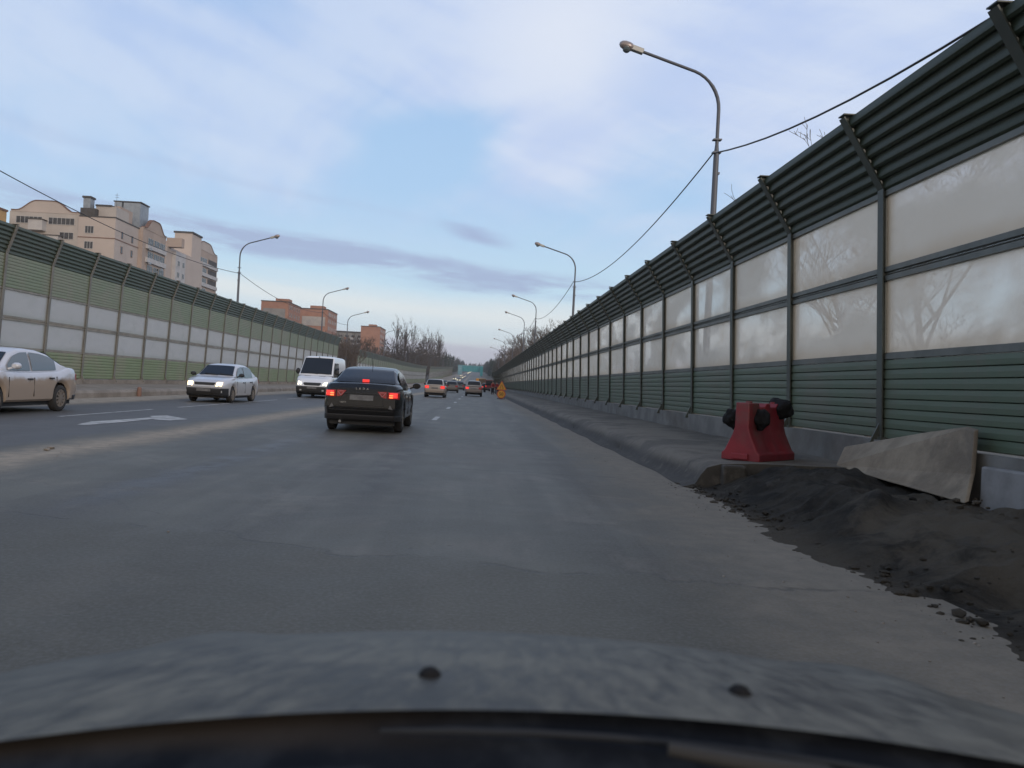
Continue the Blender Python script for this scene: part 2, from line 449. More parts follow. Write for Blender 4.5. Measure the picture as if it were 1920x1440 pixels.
M['white_paint'] = paint('white_van_paint', (.72, .74, .78), (.42, .41, .39), .5, .3, .6, 0)
M['beige_hatch'] = paint('dusty_beige_paint', (.44, .41, .38), (.25, .20, .165), .8, .35, .9, .2)
M['grey_car'] = paint('dusty_grey_paint', (.13, .125, .12), (.12, .105, .09), .7, .4, .8, .2)
M['taupe_suv'] = paint('dusty_taupe_paint', (.33, .32, .32), (.17, .135, .12), .8, .35, .95, .2)
M['dark_car'] = paint('dark_blue_grey_paint', (.06, .065, .075), (.09, .085, .08), .5, .3, .6, .2)
M['black_plastic'] = plain('black_plastic', (.022, .022, .024), .6)
M['rubber'] = plain('tyre_rubber', (.028, .027, .026), .8)
M['rim'] = plain('alloy_rim', (.26, .25, .23), .4, .6)
M['rim_dirty'] = plain('dirty_wheel', (.20, .175, .15), .7, .1)
mt, p = new_mat('tinted_glass'); setc(p, 'Base Color', (.016, .021, .030)); setc(p, 'Roughness', .06); M['car_glass'] = mt
p.inputs['Specular IOR Level'].default_value = .3
mt, p = new_mat('side_window_glass'); setc(p, 'Base Color', (.12, .15, .17)); setc(p, 'Roughness', .10); M['side_glass'] = mt
p.inputs['Specular IOR Level'].default_value = .8
M['chrome'] = plain('chrome', (.6, .6, .6), .2, .9)
M['plate'] = worn('grubby_plate', (.16, .16, .165), (.10, .10, .105), .6, scale=7)
M['brake'] = emit('lit_brake_lamp', (1, .05, .04), .95, (.5, .02, .02))
M['brake_hot'] = emit('brake_lamp_filament', (1, .22, .06), 2.6, (.5, .05, .02))
M['tail_clear'] = plain('pink_lens', (.50, .20, .21), .15)
M['tail_red'] = emit('red_lens_dim', (1, .03, .03), .06, (.22, .02, .02))
M['head_warm'] = emit('lit_headlamp', (1, .72, .38), 5.0, (.6, .6, .55))
M['head_white'] = emit('lit_headlamp_white', (1, .86, .62), 3.2, (.6, .6, .6))
M['head_far'] = emit('far_headlamp', (1, .87, .58), 16.0, (.6, .6, .6))
M['head_off'] = plain('clear_lens', (.45, .46, .47), .15)
M['lamp_metal'] = plain('galvanised_pole', (.115, .125, .150), .5, .3)
M['lamp_head'] = plain('lamp_casing', (.42, .42, .40), .4, .2)
M['lamp_dome'] = plain('lamp_dome', (.34, .29, .28), .3, .4)
M['cable'] = plain('cable', (.03, .03, .032), .6)
M['red_plastic'] = worn('red_plastic', (.25, .017, .028), (.18, .015, .024), .5, scale=3, dirt=(.13, .06, .055), dirt_amt=.9)
M['black_bag'] = plain('black_sheet', (.012, .012, .013), .85, 0, .2)
M['board'] = worn('stained_board', (.29, .245, .185), (.21, .175, .13), .85, scale=2.6, dirt=(.12, .10, .078), dirt_amt=.8, bump=.5)
M['sign_yellow'] = plain('sign_yellow', (.80, .40, .06), .4)
M['sign_red'] = plain('sign_red', (.62, .12, .05), .4)
M['sign_black'] = plain('sign_black', (.05, .03, .02), .5)
M['bark'] = worn('bark', (.10, .085, .072), (.06, .052, .045), .9, scale=3)
M['twig'] = plain('twigs', (.115, .095, .085), .9)
M['twig_dark'] = plain('dark_twigs', (.105, .088, .080), .9)
M['conifer'] = worn('spruce_needles', (.020, .032, .024), (.036, .044, .034), .9, scale=.4)
M['thicket'] = worn('bare_wood', (.075, .063, .056), (.045, .040, .036), .95, scale=.3)
M['beige_wall'] = worn('cream_render', (.50, .43, .39), (.46, .40, .365), .85, scale=.25, dirt=(.36, .315, .29), dirt_amt=.4)
M['beige_grey'] = worn('grey_render', (.46, .42, .39), (.41, .375, .35), .85, scale=.25)
M['tan_wall'] = worn('tan_render', (.42, .335, .285), (.37, .30, .26), .85, scale=.25)
M['pale_band'] = worn('pale_balcony_panel', (.50, .49, .49), (.43, .42, .43), .7, scale=.6)
M['roof_dark'] = worn('dark_roofing', (.085, .08, .078), None, .8, scale=1)
M['roof_red'] = worn('brown_trim', (.22, .13, .10), None, .8, scale=1)
M['zinc'] = worn('zinc_sheet', (.30, .34, .38), (.24, .27, .31), .5, .2, scale=1)
M['ochre'] = worn('ochre_render', (.55, .36, .17), None, .85, scale=.3)
M['brick'] = worn('orange_brick', (.37, .205, .15), (.32, .175, .13), .9, scale=.5, dirt=(.30, .165, .125), dirt_amt=.5)
M['brick_pale'] = worn('loggia_panel', (.42, .40, .38), (.34, .33, .33), .8, scale=.4)
M['grey_panel'] = worn('grey_concrete_panel', (.27, .265, .26), (.21, .21, .21), .9, scale=.3)
M['win'] = plain('window_glass_dark', (.05, .052, .06), .2)
M['win_frame'] = plain('window_frame_white', (.50, .50, .50), .6)
M['teal'] = worn('teal_cladding', (.02, .26, .30), (.018, .21, .25), .5, scale=.4)
M['blue_clad'] = worn('pale_blue_cladding', (.22, .38, .46), (.17, .30, .38), .5, scale=.4)
M['brown_tarp'] = worn('brown_load_bed', (.17, .125, .095), None, .8, scale=2)
M['skin'] = plain('skin', (.40, .25, .19), .6)
M['hivis'] = plain('dark_red_workwear', (.28, .035, .035), .7)
M['trousers'] = plain('navy_workwear', (.03, .035, .05), .8)
M['tractor_red'] = plain('tractor_red', (.20, .03, .035), .4)
mt, p = new_mat('dirty_hood_paint'); M['hood'] = mt
v, x, y, z = coords('Object')
w = noise(v, 1.5, 3, .5)
n = noise(vec(x * 42 + x * y * 60, y * 16, 0.0), 1.3, 8, .72, .5)
n2 = noise(vec(x * 3.0, y * 9.0, 2.0), 1.0, 4, .6, .4)
dm = step(n * .66 + n2 * .34, .38, .62)
col = mixc(dm, (.032, .032, .030), (.150, .148, .126))
setc(p, 'Base Color', col); setc(p, 'Roughness', .42 + dm * .25); p.inputs['Specular IOR Level'].default_value = .3
do_bump(p, n * .6 + w, .25, .02)
M['seal'] = worn('dusty_seal', (.050, .040, .032), (.022, .019, .017), .8, scale=12)
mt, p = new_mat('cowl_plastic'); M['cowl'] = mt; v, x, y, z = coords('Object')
n = noise(v, 14, 5, .6)
c = mixc(step(n, .4, .65), (.008, .010, .014), (.020, .023, .028))
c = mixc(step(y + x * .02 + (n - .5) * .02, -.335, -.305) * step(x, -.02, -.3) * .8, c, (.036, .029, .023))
setc(p, 'Base Color', c); setc(p, 'Roughness', .85); p.inputs['Specular IOR Level'].default_value = .1
M['blade'] = plain('dusty_wiper_blade', (.032, .035, .040), .9, 0, .1)
M['dash'] = worn('dashboard_vinyl', (.012, .012, .013), (.008, .009, .011), .8, scale=18)

# ------------------------------------------------------------------ setting
def structure(o, name=None): o['kind'] = 'structure'; return o
ys = [-60, 0, 60, 120, 180] + [180 + 20 * k for k in range(1, 76)] + [1800, 2300, 3200]
def strip(x_list, dz=0.0, y0=-60, y1=3200):
    yy = [y for y in ys if y0 <= y <= y1]
    return [[(x, y, ground_z(min(y, 1700)) + (z_ if not callable(z_) else z_(y)) + dz) for x, z_ in x_list] for y in yy]
hz = lambda k: (lambda y: -.012)
structure(MB().grid(strip([(-2500, 0), (-600, 0), (-120, 0), (-12, 0), (3, 0), (60, 0), (500, 0), (2500, 0)], -.02)).build('ground', M['ground'], fix=False))
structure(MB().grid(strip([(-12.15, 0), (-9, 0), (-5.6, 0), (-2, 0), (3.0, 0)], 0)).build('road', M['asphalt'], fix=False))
structure(MB().grid(strip([(-13.45, .03), (-12.8, .02), (-12.0, .006)], 0)).build('sandy_verge', M['sand'], fix=False))
structure(MB().grid(strip([(-17.3, .34), (-13.62, .31), (-13.47, .29), (-13.40, .2), (-13.38, 0.0)], 0, 0, 640)).build('pavement_far_side', M['walk_left'], fix=False))
# raised walkway on the right, its kerb crusted with grit
random.seed(3)
def nz(x, y): return (math.sin(x * 1.7 + y * .83) + math.sin(y * 2.31 - x * .9 + 1.3) * .6 + math.sin(y * 5.1 + x * 3.3) * .35) / 2
rows = []
yy = [10.15, 10.16] + [10.2 + .35 * k for k in range(90)] + [42 + 4 * k for k in range(35)] + [180 + 20 * k for k in range(1, 40)]
prof = [(2.80, 0.003), (2.93, .05), (3.00, .17), (3.08, .27), (3.22, .325), (3.7, .34), (4.4, .345), (5.1, .36), (5.45, .36)]
for i, y in enumerate(yy):
    r_ = []
    for k, (x, z) in enumerate(prof):
        if i == 0: z = min(z, .002)
        ff = .05 if y < 60 else .02
        r_.append((x + nz(y, k) * ff * (k < 6), y, ground_z(y) + max(z + nz(y * 1.7, x) * .018 * (k > 0), 0.002)))
    rows.append(r_)
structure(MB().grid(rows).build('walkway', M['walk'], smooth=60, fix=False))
# road paint on the carriageway
def decal(name, pts, z=.004):
    o = MB().add([(x, y, z + ground_z(y)) for x, y in pts], [tuple(range(len(pts)))]).build(name, M['paint_line'], fix=False); return o
ds = MB(); k = 0
for y in [24.5, 36.0, 47.5, 59.5, 71, 83, 95, 107, 119, 131, 143, 155]:
    ds.add([(-1.38, y, .005), (-1.22, y, .005), (-1.22, y + 2.6, .005), (-1.38, y + 2.6, .005)], [(0, 1, 2, 3)])
for y in [17.2, 24.1, 31, 38, 45, 52, 59, 66, 73, 80, 87, 94]:
    ds.add([(-9.31, y, .005), (-9.20, y, .005), (-9.20, y + 5, .005), (-9.31, y + 5, .005)], [(0, 1, 2, 3)])
structure(ds.build('lane_markings', M['paint_line'], fix=False))
A = [(144, 796.5), (170, 791), (235, 786.5), (285, 783), (281, 780.4), (312, 779), (330, 782.3), (353, 786.5), (318, 788.6), (288, 787), (290, 785.6), (240, 791), (160, 797.5)]
pts = [on(a, b) for a, b in A]
structure(MB().add([(q.x, q.y, .006) for q in pts], [tuple(range(len(pts)))]).build('lane_arrow_marking', M['paint_line'], fix=False))
# dug-out soil beside the wall
rows = []
random.seed(8)
from mathutils import noise as mn
for i in range(230):
    y = -1.0 + 11.9 * i / 229; r_ = []
    for j in range(90):
        x = 2.25 + 3.25 * j / 89
        edge = 2.72 + .10 * math.sin(y * 1.7) + .22 * (mn.noise(Vector((y * 1.2, 0, 3)))) + (.10 if y < 5 else 0) + max(0, y - 8.2) * .18 + .16 * mn.noise(Vector((y * 3.7, 1, 9))) + .08 * mn.noise(Vector((y * 11, 4, 9)))
        t = (x - edge) / .95
        t = max(0, min(1, t)); h = t * t * (3 - 2 * t)
        near = max(0, min(1, (8.6 - y) / 1.6))
        H = .25 * near + .20 * (1 - near) + .07 * math.exp(-((x - 3.6) / .4) ** 2)
        z = h * H + .12 * h * mn.noise(Vector((x * 1.3, y * 1.0, 0))) + .10 * h * (mn.noise(Vector((x * 3.2, y * 2.6, 5)))) + .045 * h * mn.noise(Vector((x * 8, y * 7, 2))) + .022 * min(1, h + .15) * abs(mn.noise(Vector((x * 17, y * 15, 4))))
        z += .13 * math.exp(-((y - 9.4) / .9) ** 2 - ((x - 4.4) / .7) ** 2)
        z -= .16 * math.exp(-((y - 4.9) / .45) ** 2 - ((x - 3.55) / .28) ** 2)
        if x < edge: z = -.03 + .028 * max(0, 1 - (edge - x) / .25)
        if y > 10.15: z = min(z, -.03) if x < 3.2 else min(z, .30)
        r_.append((x, y, z))
    rows.append(r_)
structure(MB().grid(rows).build('dug_soil', M['soil'], smooth=70, fix=False))
# lumps of soil and broken asphalt
random.seed(21)
lm = MB()
def lump(mb, c, r, sq=.6):
    bm = bmesh.new(); bmesh.ops.create_icosphere(bm, subdivisions=1, radius=1)
    for w_ in bm.verts: w_.co *= random.uniform(.7, 1.15)
    vs = [(c[0] + w_.co.x * r, c[1] + w_.co.y * r * random.uniform(.9, 1.1), c[2] + w_.co.z * r * sq) for w_ in bm.verts]
    mb.add(vs, [tuple(q.index for q in f.verts) for f in bm.faces]); bm.free()
for k in range(900):
    y = random.uniform(2, 10.6); x = random.choice([random.gauss(2.85, .12), random.uniform(2.9, 5.2)])
    if x < 2.2: continue
    zz = 0 if x < 2.8 else min(.3, (x - 2.8) * .28) * (1 if y < 8 else .55)
    lump(lm, (x, y, zz + .0), random.choice([.008, .010, .014, .018, .022, .03, .045]) * (.4 if x < 2.75 else 1), .6)
tag(lm.build('soil_clods', M['soil'], smooth=50), kind='stuff')
lm = MB()
for k in range(500):
    y = random.uniform(3, 45); x = random.choice([random.gauss(2.5, .35), random.gauss(-5.55, .35), random.uniform(-5, 2.5) if random.random() < .15 else random.gauss(2.4, .3)])
    if x > 2.85: continue
    lump(lm, (x, y, .003), random.choice([.004, .006, .008, .011]))
c_ = on(95, 842); lump(lm, (c_.x, c_.y, .02), .06, .5); c_ = on(88, 845); lump(lm, (c_.x, c_.y, .02), .05, .5)
tag(lm.build('gravel', M['walk_left'], smooth=50), kind='stuff')

# ------------------------------------------------------------------ noise barriers
def barrier(label, x0, y0, x1, y1, side, prof, mats, nb_detail=999, group=None, ribs=8):
    """side = +1 right of the road (faces -X), -1 left. prof: key heights. Bays of 3 m"""
    L = math.hypot(x1 - x0, y1 - y0); n = int(round(L / 3.0)); ang = -math.atan2(x1 - x0, y1 - y0)
    root = empty('noise_barrier', (x0, y0, 0)); tag(root, label, 'noise barrier', group)
    dirv = Vector(((x1 - x0) / L, (y1 - y0) / L, 0)); inw = -side
    lean = .045
    zp, g0, g1, g2, g3, ug, bend, topz, topx = prof
    def sx(z, off=0.0): return inw * (lean * (z - zp) + off)    # off towards the road
    protos = {}
    def reg(key, mb, mat, smooth=None, nm=None):
        o = mb.build(nm or key, mat, None, smooth); protos[key] = o; return o
    def plc(key, i, name=None, first=[]):
        pr = protos[key]
        if not pr.get('used'):
            pr['used'] = 1; o = pr
        else:
            o = pr.copy(); COL.objects.link(o)
        b = y0 + dirv.y * 3 * i
        o.location = (dirv.x * 3 * i, dirv.y * 3 * i, ground_z(b)); o.rotation_euler = (0, 0, ang)
        adopt(o, root); return o
    Y0, Y1 = .022, 2.978
    # post with its cranked arm and foot
    pm = MB(); hw = .07
    px = [(sx(zp - .1, .09), zp - .1), (sx(bend, .09), bend), (inw * topx + inw * .05, topz + .03), (inw * topx - inw * .10, topz + .06), (sx(bend, -.06), bend + .02), (sx(zp - .1, -.06), zp - .1)]
    flange = [(a, -hw, b) for a, b in px]
    # H-section: two flanges and a web
    def quadbar(pa, pb, t, w):
        pm.bar(pa, pb, t, w, (1, 0, 0))
    a0 = (sx(zp - .05, .08), 0, zp - .05); a1 = (sx(bend, .08), 0, bend); a2 = (inw * topx + inw * .075, 0, topz + .01)
    quadbar(a0, a1, .14, .018); quadbar(a1, a2, .14, .018)
    b0 = (sx(zp - .05, -.06), 0, zp - .05); b1 = (sx(bend, -.06), 0, bend + .03); b2 = (inw * topx - inw * .07, 0, topz + .04)
    quadbar(b0, b1, .14, .018); quadbar(b1, b2, .14, .018)
    pm.add([(a0[0], .006, a0[2]), (a1[0], .006, a1[2]), (b1[0], .006, b1[2]), (b0[0], .006, b0[2]), (a2[0], .006, a2[2]), (b2[0], .006, b2[2])], [(0, 1, 2, 3), (1, 4, 5, 2)])
    pm.box(min(sx(zp, .12), sx(zp, -.12)), max(sx(zp, .12), sx(zp, -.12)), -.11, .11, zp - .02, zp + .02)
    pm.prism([(sx(zp, .05), -.012, zp + .30), (sx(zp, .24), -.012, zp - .12), (sx(zp, .05), -.012, zp - .12)], (0, .024, 0))
    # cap plate at the arm tip
    pm.box(min(inw * topx - inw * .11, inw * topx + inw * .09), max(inw * topx - inw * .11, inw * topx + inw * .09), -.08, .08, topz + .035, topz + .05)
    reg('post', pm, mats['post'])
    # louvred lower panel
    def louvres(za, zb, nr, key, nm, mat, depth=.035):
        lm_ = MB(); rows_ = []
        for r_ in range(nr):
            u0_, u1_ = za + (zb - za) * r_ / nr, za + (zb - za) * (r_ + 1) / nr; h = u1_ - u0_
            for (t, o_) in ((0.0, 0), (.06, depth * .15), (.12, depth), (.5, depth * .9), (.86, depth * .75), (.93, 0)):
                zz = u0_ + h * t; rows_.append([(sx(zz, o_), Y0, zz), (sx(zz, o_), Y1, zz)])
        rows_.append([(sx(zb, 0), Y0, zb), (sx(zb, 0), Y1, zb)])
        lm_.grid(rows_); reg(key, lm_, mat, nm=nm)
        # thickness
        o = protos[key]; sol = o.modifiers.new('thickness', 'SOLIDIFY'); sol.thickness = .03; sol.offset = 0
    louvres(zp + .01, g0 - .07, ribs, 'low', 'louvre_panel', mats['low'])
    def pane(za, zb, key):
        reg(key, MB().box(min(sx(za, .008), sx(zb, -.008)), max(sx(za, .008), sx(zb, -.008)), Y0, Y1, za, zb) if False else
            MB().add([(sx(z_, o_), y_, z_) for z_ in (za, zb) for o_ in (.006, -.006) for y_ in (Y0, Y1)], [(0, 1, 5, 4), (2, 3, 7, 6), (0, 2, 3, 1), (4, 5, 7, 6), (0, 4, 6, 2), (1, 5, 7, 3)]), mats['glass'], nm='glass_panel')
    pane(g0, g1, 'glo'); pane(g2, g3, 'ghi')
    if ug: louvres(g3 + .07, bend - .01, 10, 'upl', 'louvre_panel', mats['up'])
    # rails: a bar per line and bay, double at the middle
    def rail(lst, key, mat='rail'):
        rm = MB()
        for (za, zb, o_) in lst:
            rm.add([(sx(z_, q_), y_, z_) for z_ in (za, zb) for q_ in (o_, -.03) for y_ in (Y0, Y1)], [(0, 1, 5, 4), (2, 3, 7, 6), (0, 2, 3, 1), (4, 5, 7, 6), (0, 4, 6, 2), (1, 5, 7, 3)])
        reg(key, rm, mats[mat], nm='rail')
    rail([(g0 - .065, g0 + .0, .045), (g0 - .0, g0 + .02, .03)], 'r0')
    rail([(g1 - .01, g1 + .055, .045), (g1 + .075, g2 - .075, .03), (g2 - .055, g2 + .01, .05)], 'r1')
    rail([(g3 - .01, g3 + .06, .05)], 'r2')
    # corrugated canopy
    cm_ = MB(); rows_ = []; nr = 7
    A0 = Vector((sx(bend, .0), 0, bend - .03)); A1 = Vector((inw * topx, 0, topz)); dl = (A1 - A0); nn_ = Vector((dl.z, 0, -dl.x)).normalized()
    if nn_.x * inw < 0: nn_ = -nn_
    for r_ in range(nr):
        for (t, o_) in ((0, 0), (.10, .0), (.22, .036), (.45, .050), (.70, .036), (.90, .004)):
            q = A0 + dl * ((r_ + t) / nr) + nn_ * o_; rows_.append([(q.x, Y0, q.z), (q.x, Y1, q.z)])
    rows_.append([(A1.x, Y0, A1.z), (A1.x, Y1, A1.z)])
    q = A1 - Vector((inw * .13, 0, -.03)); rows_.append([(q.x, Y0, q.z), (q.x, Y1, q.z)])
    cm_.grid(rows_); o = reg('can', cm_, mats['canopy'], 35, nm='canopy_panel')
    # plinth
    reg('pl', MB().box(min(sx(zp, .16), sx(zp, -.16)), max(sx(zp, .16), sx(zp, -.16)), 0, 2.997, -.02, zp - .02), mats['plinth'], nm='plinth')
    far = {}
    # every bay nearest first; past 100 of a kind the rest goes into one mesh
    order = sorted(range(n + 1), key=lambda i: abs(y0 + 3 * dirv.y * i - 6))
    cnt = {}
    for i in order:
        keys = ['post'] + (['low', 'glo', 'ghi', 'r0', 'r1', 'r2', 'can', 'pl'] + (['upl'] if ug else []) if i < n else [])
        for kx in keys:
            nm = protos[kx].data.name.split('.')[0]
            cnt[nm] = cnt.get(nm, 0) + 1
            if cnt[nm] <= 100: plc(kx, i)
            else: far.setdefault(nm, []).append((kx, i))
    Rm = Matrix.Rotation(ang, 4, 'Z')
    for nm, lst in far.items():
        mb = MB()
        for kx, i in lst:
            me = protos[kx].data; T = Matrix.Translation((dirv.x * 3 * i, dirv.y * 3 * i, ground_z(y0 + dirv.y * 3 * i))) @ Rm
            mb.add([T @ w_.co for w_ in me.vertices], [tuple(pg.vertices) for pg in me.polygons])
        o = mb.build(nm, protos[lst[0][0]].data.materials[0], root, fix=False); o['kind'] = 'stuff'
    for pr in protos.values():
        if 'used' in pr: del pr['used']
    for o in KIDS[root.name]:
        if 'used' in o: del o['used']
    return root
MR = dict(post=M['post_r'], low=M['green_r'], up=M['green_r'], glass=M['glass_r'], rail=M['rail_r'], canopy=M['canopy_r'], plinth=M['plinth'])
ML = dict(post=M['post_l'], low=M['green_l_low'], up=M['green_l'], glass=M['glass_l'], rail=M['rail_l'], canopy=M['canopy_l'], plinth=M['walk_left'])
# y of a post at 10.26
barrier('tall dark green noise barrier with dusty clear panes along the walkway on the right',
        5.45, 10.26 - 15, 5.45, 10.26 + 3 * 80, 1, (.77, 1.88, 2.86, 3.02, 3.98, False, 4.06, 4.97, .72), MR)
PL = (.55, 1.68, 2.66, 2.80, 3.75, True, 5.0, 5.99, .54)
barrier('nearer length of the left noise barrier with pale panes and faded green panels',
        -17.2, 30.5 - 18, -17.2, 93.5, -1, PL, ML, group='noise barriers on the far side of the road')
barrier('middle length of the left noise barrier, beyond the gap with the dark thicket',
        -20.2, 128, -17.9, 266, -1, PL, ML, group='noise barriers on the far side of the road')
barrier('farthest length of the left noise barrier, climbing the hill before the forest',
        -17.4, 278, -17.4, 530, -1, PL, ML, group='noise barriers on the far side of the road')

# ------------------------------------------------------------------ street lamps and cables
def lamp_proto():
    root = empty('street_lamp', (0, 0, 0))
    pm = MB(); pm.tube([(0, 0, 0), (0, 0, 8.6)], [.115, .085], 12); pm.tube([(0, 0, 8.6), (0, 0, 8.75), (0, 0, 9.0)], [.085, .08, .055], 12)
    pm.build('pole', M['lamp_metal'], root, 40)
    am = MB(); pts = [(0, 0, 8.9), (0, 0, 10.1)]
    for k in range(1, 9):
        a = R(72) * k / 8; pts.append((-1.15 * (1 - math.cos(a)), 0, 10.1 + 1.15 * math.sin(a) * 1.05))
    e = Vector(pts[-1]); pts.append(e + Vector((-1.65, 0, .50)))
    am.tube(pts, [.055] * 6 + [.045] * 5, 10); am.build('arm', M['lamp_metal'], root, 40)
    cl = MB()
    for zz in (8.75, 9.15): cl.box(-.13, .13, -.09, .09, zz, zz + .04)
    cl.box(-.03, .12, -.06, .06, 8.1, 8.16); cl.build('clamp', M['lamp_metal'], root)
    e = pts[-1]; d = Vector((-.957, 0, .29)).normalized()
    hd = MB(); hd.bar(e, e + d * .42, .17, .16, (0, 0, 1)); hb = hd.build('ballast_box', M['lamp_head'], root, bevel=.02)
    c = e + d * .34
    dm = MB(); dm.lathe(c, d, [(0, .08), (.05, .12), (.14, .14), (.28, .135), (.38, .10), (.44, .04)], 14); dm.build('lamp_head', M['lamp_dome'], root, 60)
    lb = MB(); lb.lathe(c + d * .2 - Vector((0, 0, .05)), (0, 0, -1), [(0, .13), (.10, .12), (.15, .06)], 14); lb.build('lens', M['side_glass'], root, 60)
    return root
LP = lamp_proto()
rl = [(24, 7.05, -.0, 'nearest street lamp on the right, rising behind the green barrier, cable clamped on'),
      (59, 7.05, .25, 'second street lamp on the right, between the nearest one and the bare trees'),
      (97.6, 7.0, .75, 'third street lamp on the right, its head just over the barrier line'),
      (122, 7.0, .95, 'fourth street lamp on the right, just beyond the third'),
      (159, 7.0, .85, 'fifth street lamp on the right, in front of the bare birches'),
      (206, 7.0, 1.7, 'sixth street lamp on the right, small and pale over the trees'),
      (260, 7.0, 1.5, 'farthest street lamp on the right before the forest')]
ll = [(26, -20, .6, 'street lamp at the left whose head only shows in top corner'),
      (63.6, -20, .6, 'street lamp on the left standing just right of the cream apartment block'),
      (98, -20, .6, 'street lamp on the left in front of the orange brick blocks'),
      (117, -20.0, -.6, 'street lamp on the left standing in the gap between barrier lengths'),
      (168, -20.5, .4, 'street lamp on the left beside the right-hand orange brick tower'),
      (218, -20.3, -2.0, 'short street lamp on the left before the bare poplars'),
      (252, -20.3, -2.0, 'street lamp post on the left between the two clumps of bare poplars'),
      (337, -20.5, -1.5, 'street lamp on the left by the start of the forest'),
      (395, -20.5, -1, 'small distant street lamp on the left against the dark forest'),
      (455, -20.5, -1, 'tiny street lamp on the left, third from the teal bridge'),
      (515, -20.5, -1, 'tiny street lamp on the left, second from the teal bridge'),
      (570, -20.5, -1, 'tiny street lamp on the left right before the teal bridge')]
first = True
for lst, rz, gr in ((rl, 0, 'street lamps behind the right barrier'), (ll, PI, 'street lamps behind the left barriers')):
    for d, x, dz, lab in lst:
        o = LP if first else copy_tree(LP); first = False
        o.location = (x, d, ground_z(d) + dz); o.rotation_euler = (0, 0, rz + random.uniform(-.03, .03))
        tag(o, lab, 'street lamp', gr)
def cable(label, pts, sags, r=.018):
    mb = MB(); P = []
    for i in range(len(pts) - 1):
        a, b = Vector(pts[i]), Vector(pts[i + 1])
        for k in range(24):
            t = k / 24; q = a.lerp(b, t); q.z -= sags[i] * 4 * t * (1 - t); P.append(q)
    P.append(Vector(pts[-1])); mb.tube(P, r, 6); o = mb.build('overhead_cable', M['cable'], None, 60); tag(o, label, 'cable'); return o
cable('thin cable strung along the lamp posts on the right, clamped to the nearest', [(6.95, -12, 8.9), (6.95, 24, 8.75), (6.95, 59, 9.4), (6.9, 97.6, 9.9), (6.9, 122, 10.1), (6.9, 159, 10)], [2.25, 1.0, .9, .5, .8], .022)
cable('thin sagging cable strung along the lamp posts on the left', [(-19.9, 26, 9.3), (-19.9, 63.6, 9.3), (-19.9, 98, 9.3), (-19.9, 117, 9.2)], [.8, .8, .4], .022)

# ------------------------------------------------------------------ buildings
def box_part(name, mat, root, x0, x1, y0, y1, z0, z1):
    return MB().box(x0, x1, y0, y1, z0, z1).build(name, mat, root)
def add_windows(root, protos, face, fixed, coords_, zs, w, h, n_m=2, mat_f=None, key='w'):
    """windows on a wall. face '-y': wall plane y=fixed; '+x': plane x=fixed. Each a frame part with its glass"""
    kk = (face, round(w, 2), round(h, 2), n_m)
    if kk not in protos:
        fr = MB(); t = .07
        def bx(a0, a1, z0, z1, d0, d1):
            if face == '-y': fr.box(a0, a1, -d1, -d0, z0, z1)
            else: fr.box(d0, d1, a0, a1, z0, z1)
        bx(-w / 2, w / 2, h - t, h, .0, .06); bx(-w / 2, w / 2, 0, t, .0, .09)
        for q in range(n_m + 1):
            a = -w / 2 + (w - t) * q / n_m; bx(a, a + t, t, h - t, .0, .055)
        f = fr.build('window', mat_f or M['win_frame']); pn = MB()
        if face == '-y': pn.box(-w / 2 + .02, w / 2 - .02, -.03, .05, .02, h - .02)
        else: pn.box(-.05, .03, -w / 2 + .02, w / 2 - .02, .02, h - .02)
        p_ = pn.build('pane', M['win'], f); protos[kk] = [f, False]
    for a in coords_:
        for z in zs:
            pr = protos[kk]
            if not pr[1]: o = pr[0]; pr[1] = True
            else: o = copy_tree(pr[0])
            o.location = (a, fixed, z) if face == '-y' else (fixed, a, z)
            adopt(o, root)
def gable(root, face, fixed, a0, a1, zbase, zpk, mat, depth, cap=None):
    """curved parapet on a facade: a low shelf with a bell in the middle"""
    n = 26; pts = []
    for k in range(n + 1):
        t = k / n; s = .5 - .5 * math.cos(2 * PI * t); s = max(0, min(1, (s - .08) / .80)); s = s * s * (3 - 2 * s)
        pts.append((a0 + (a1 - a0) * t, zbase + (zpk - zbase) * s ** .7))
    full = [(a0, zbase - .3)] + pts + [(a1, zbase - .3)]
    fixed = fixed - .07 if face == '-y' else fixed + .07
    if face == '-y': MB().prism([(a, fixed, z) for a, z in full], (0, depth, 0)).build('parapet', mat, root)
    else: MB().prism([(fixed, a, z) for a, z in full], (-depth, 0, 0)).build('parapet', mat, root)
    cm_ = MB()
    for i in range(n):
        a, b = pts[i], pts[i + 1]
        P = [(q[0], fixed + depth / 2, q[1] + .08) if face == '-y' else (fixed - depth / 2, q[0], q[1] + .08) for q in (a, b)]
        cm_.bar(P[0], P[1], depth + .3, .16)
    cm_.build('coping', M['roof_red'], root)
# near cream block: two camera-facing wings and a wing along the road
def cream_one():
    b = empty('apartment_building', (-85, 165, 0)); K_ = {}
    tag(b, 'cream apartment block with wavy parapets and rooftop boxes, leftmost behind the left barrier', 'building')
    return b
def U(px, py, d):
    q = at(px, py, d); return q.x, q.z
B1 = empty('apartment_building', (0, 0, 0)); pr1 = {}
tag(B1, 'cream apartment block with wavy parapet and dark rooftop boxes, left of the lamp', 'building')
xa0, xa1, xb1 = at(15, 400, 165).x, at(148, 400, 165).x, at(217, 410, 165).x
box_part('wall', M['beige_grey'], B1, xa0, xa1, 165.6, 185, 0, 33.2)
box_part('wall', M['beige_wall'], B1, xa1, xb1, 165, 176.5, 0, 32.6)
box_part('wall', M['tan_wall'], B1, xa1 + 3, at(268, 410, 176).x, 176.51, 189.5, 0, 33.0)
for zz in (9.0, 15, 21, 27):
    box_part('string_course', M['roof_red'], B1, xa1 - .02, xb1 + .06, 164.94, 176.4, zz + 1.15, zz + 1.35)
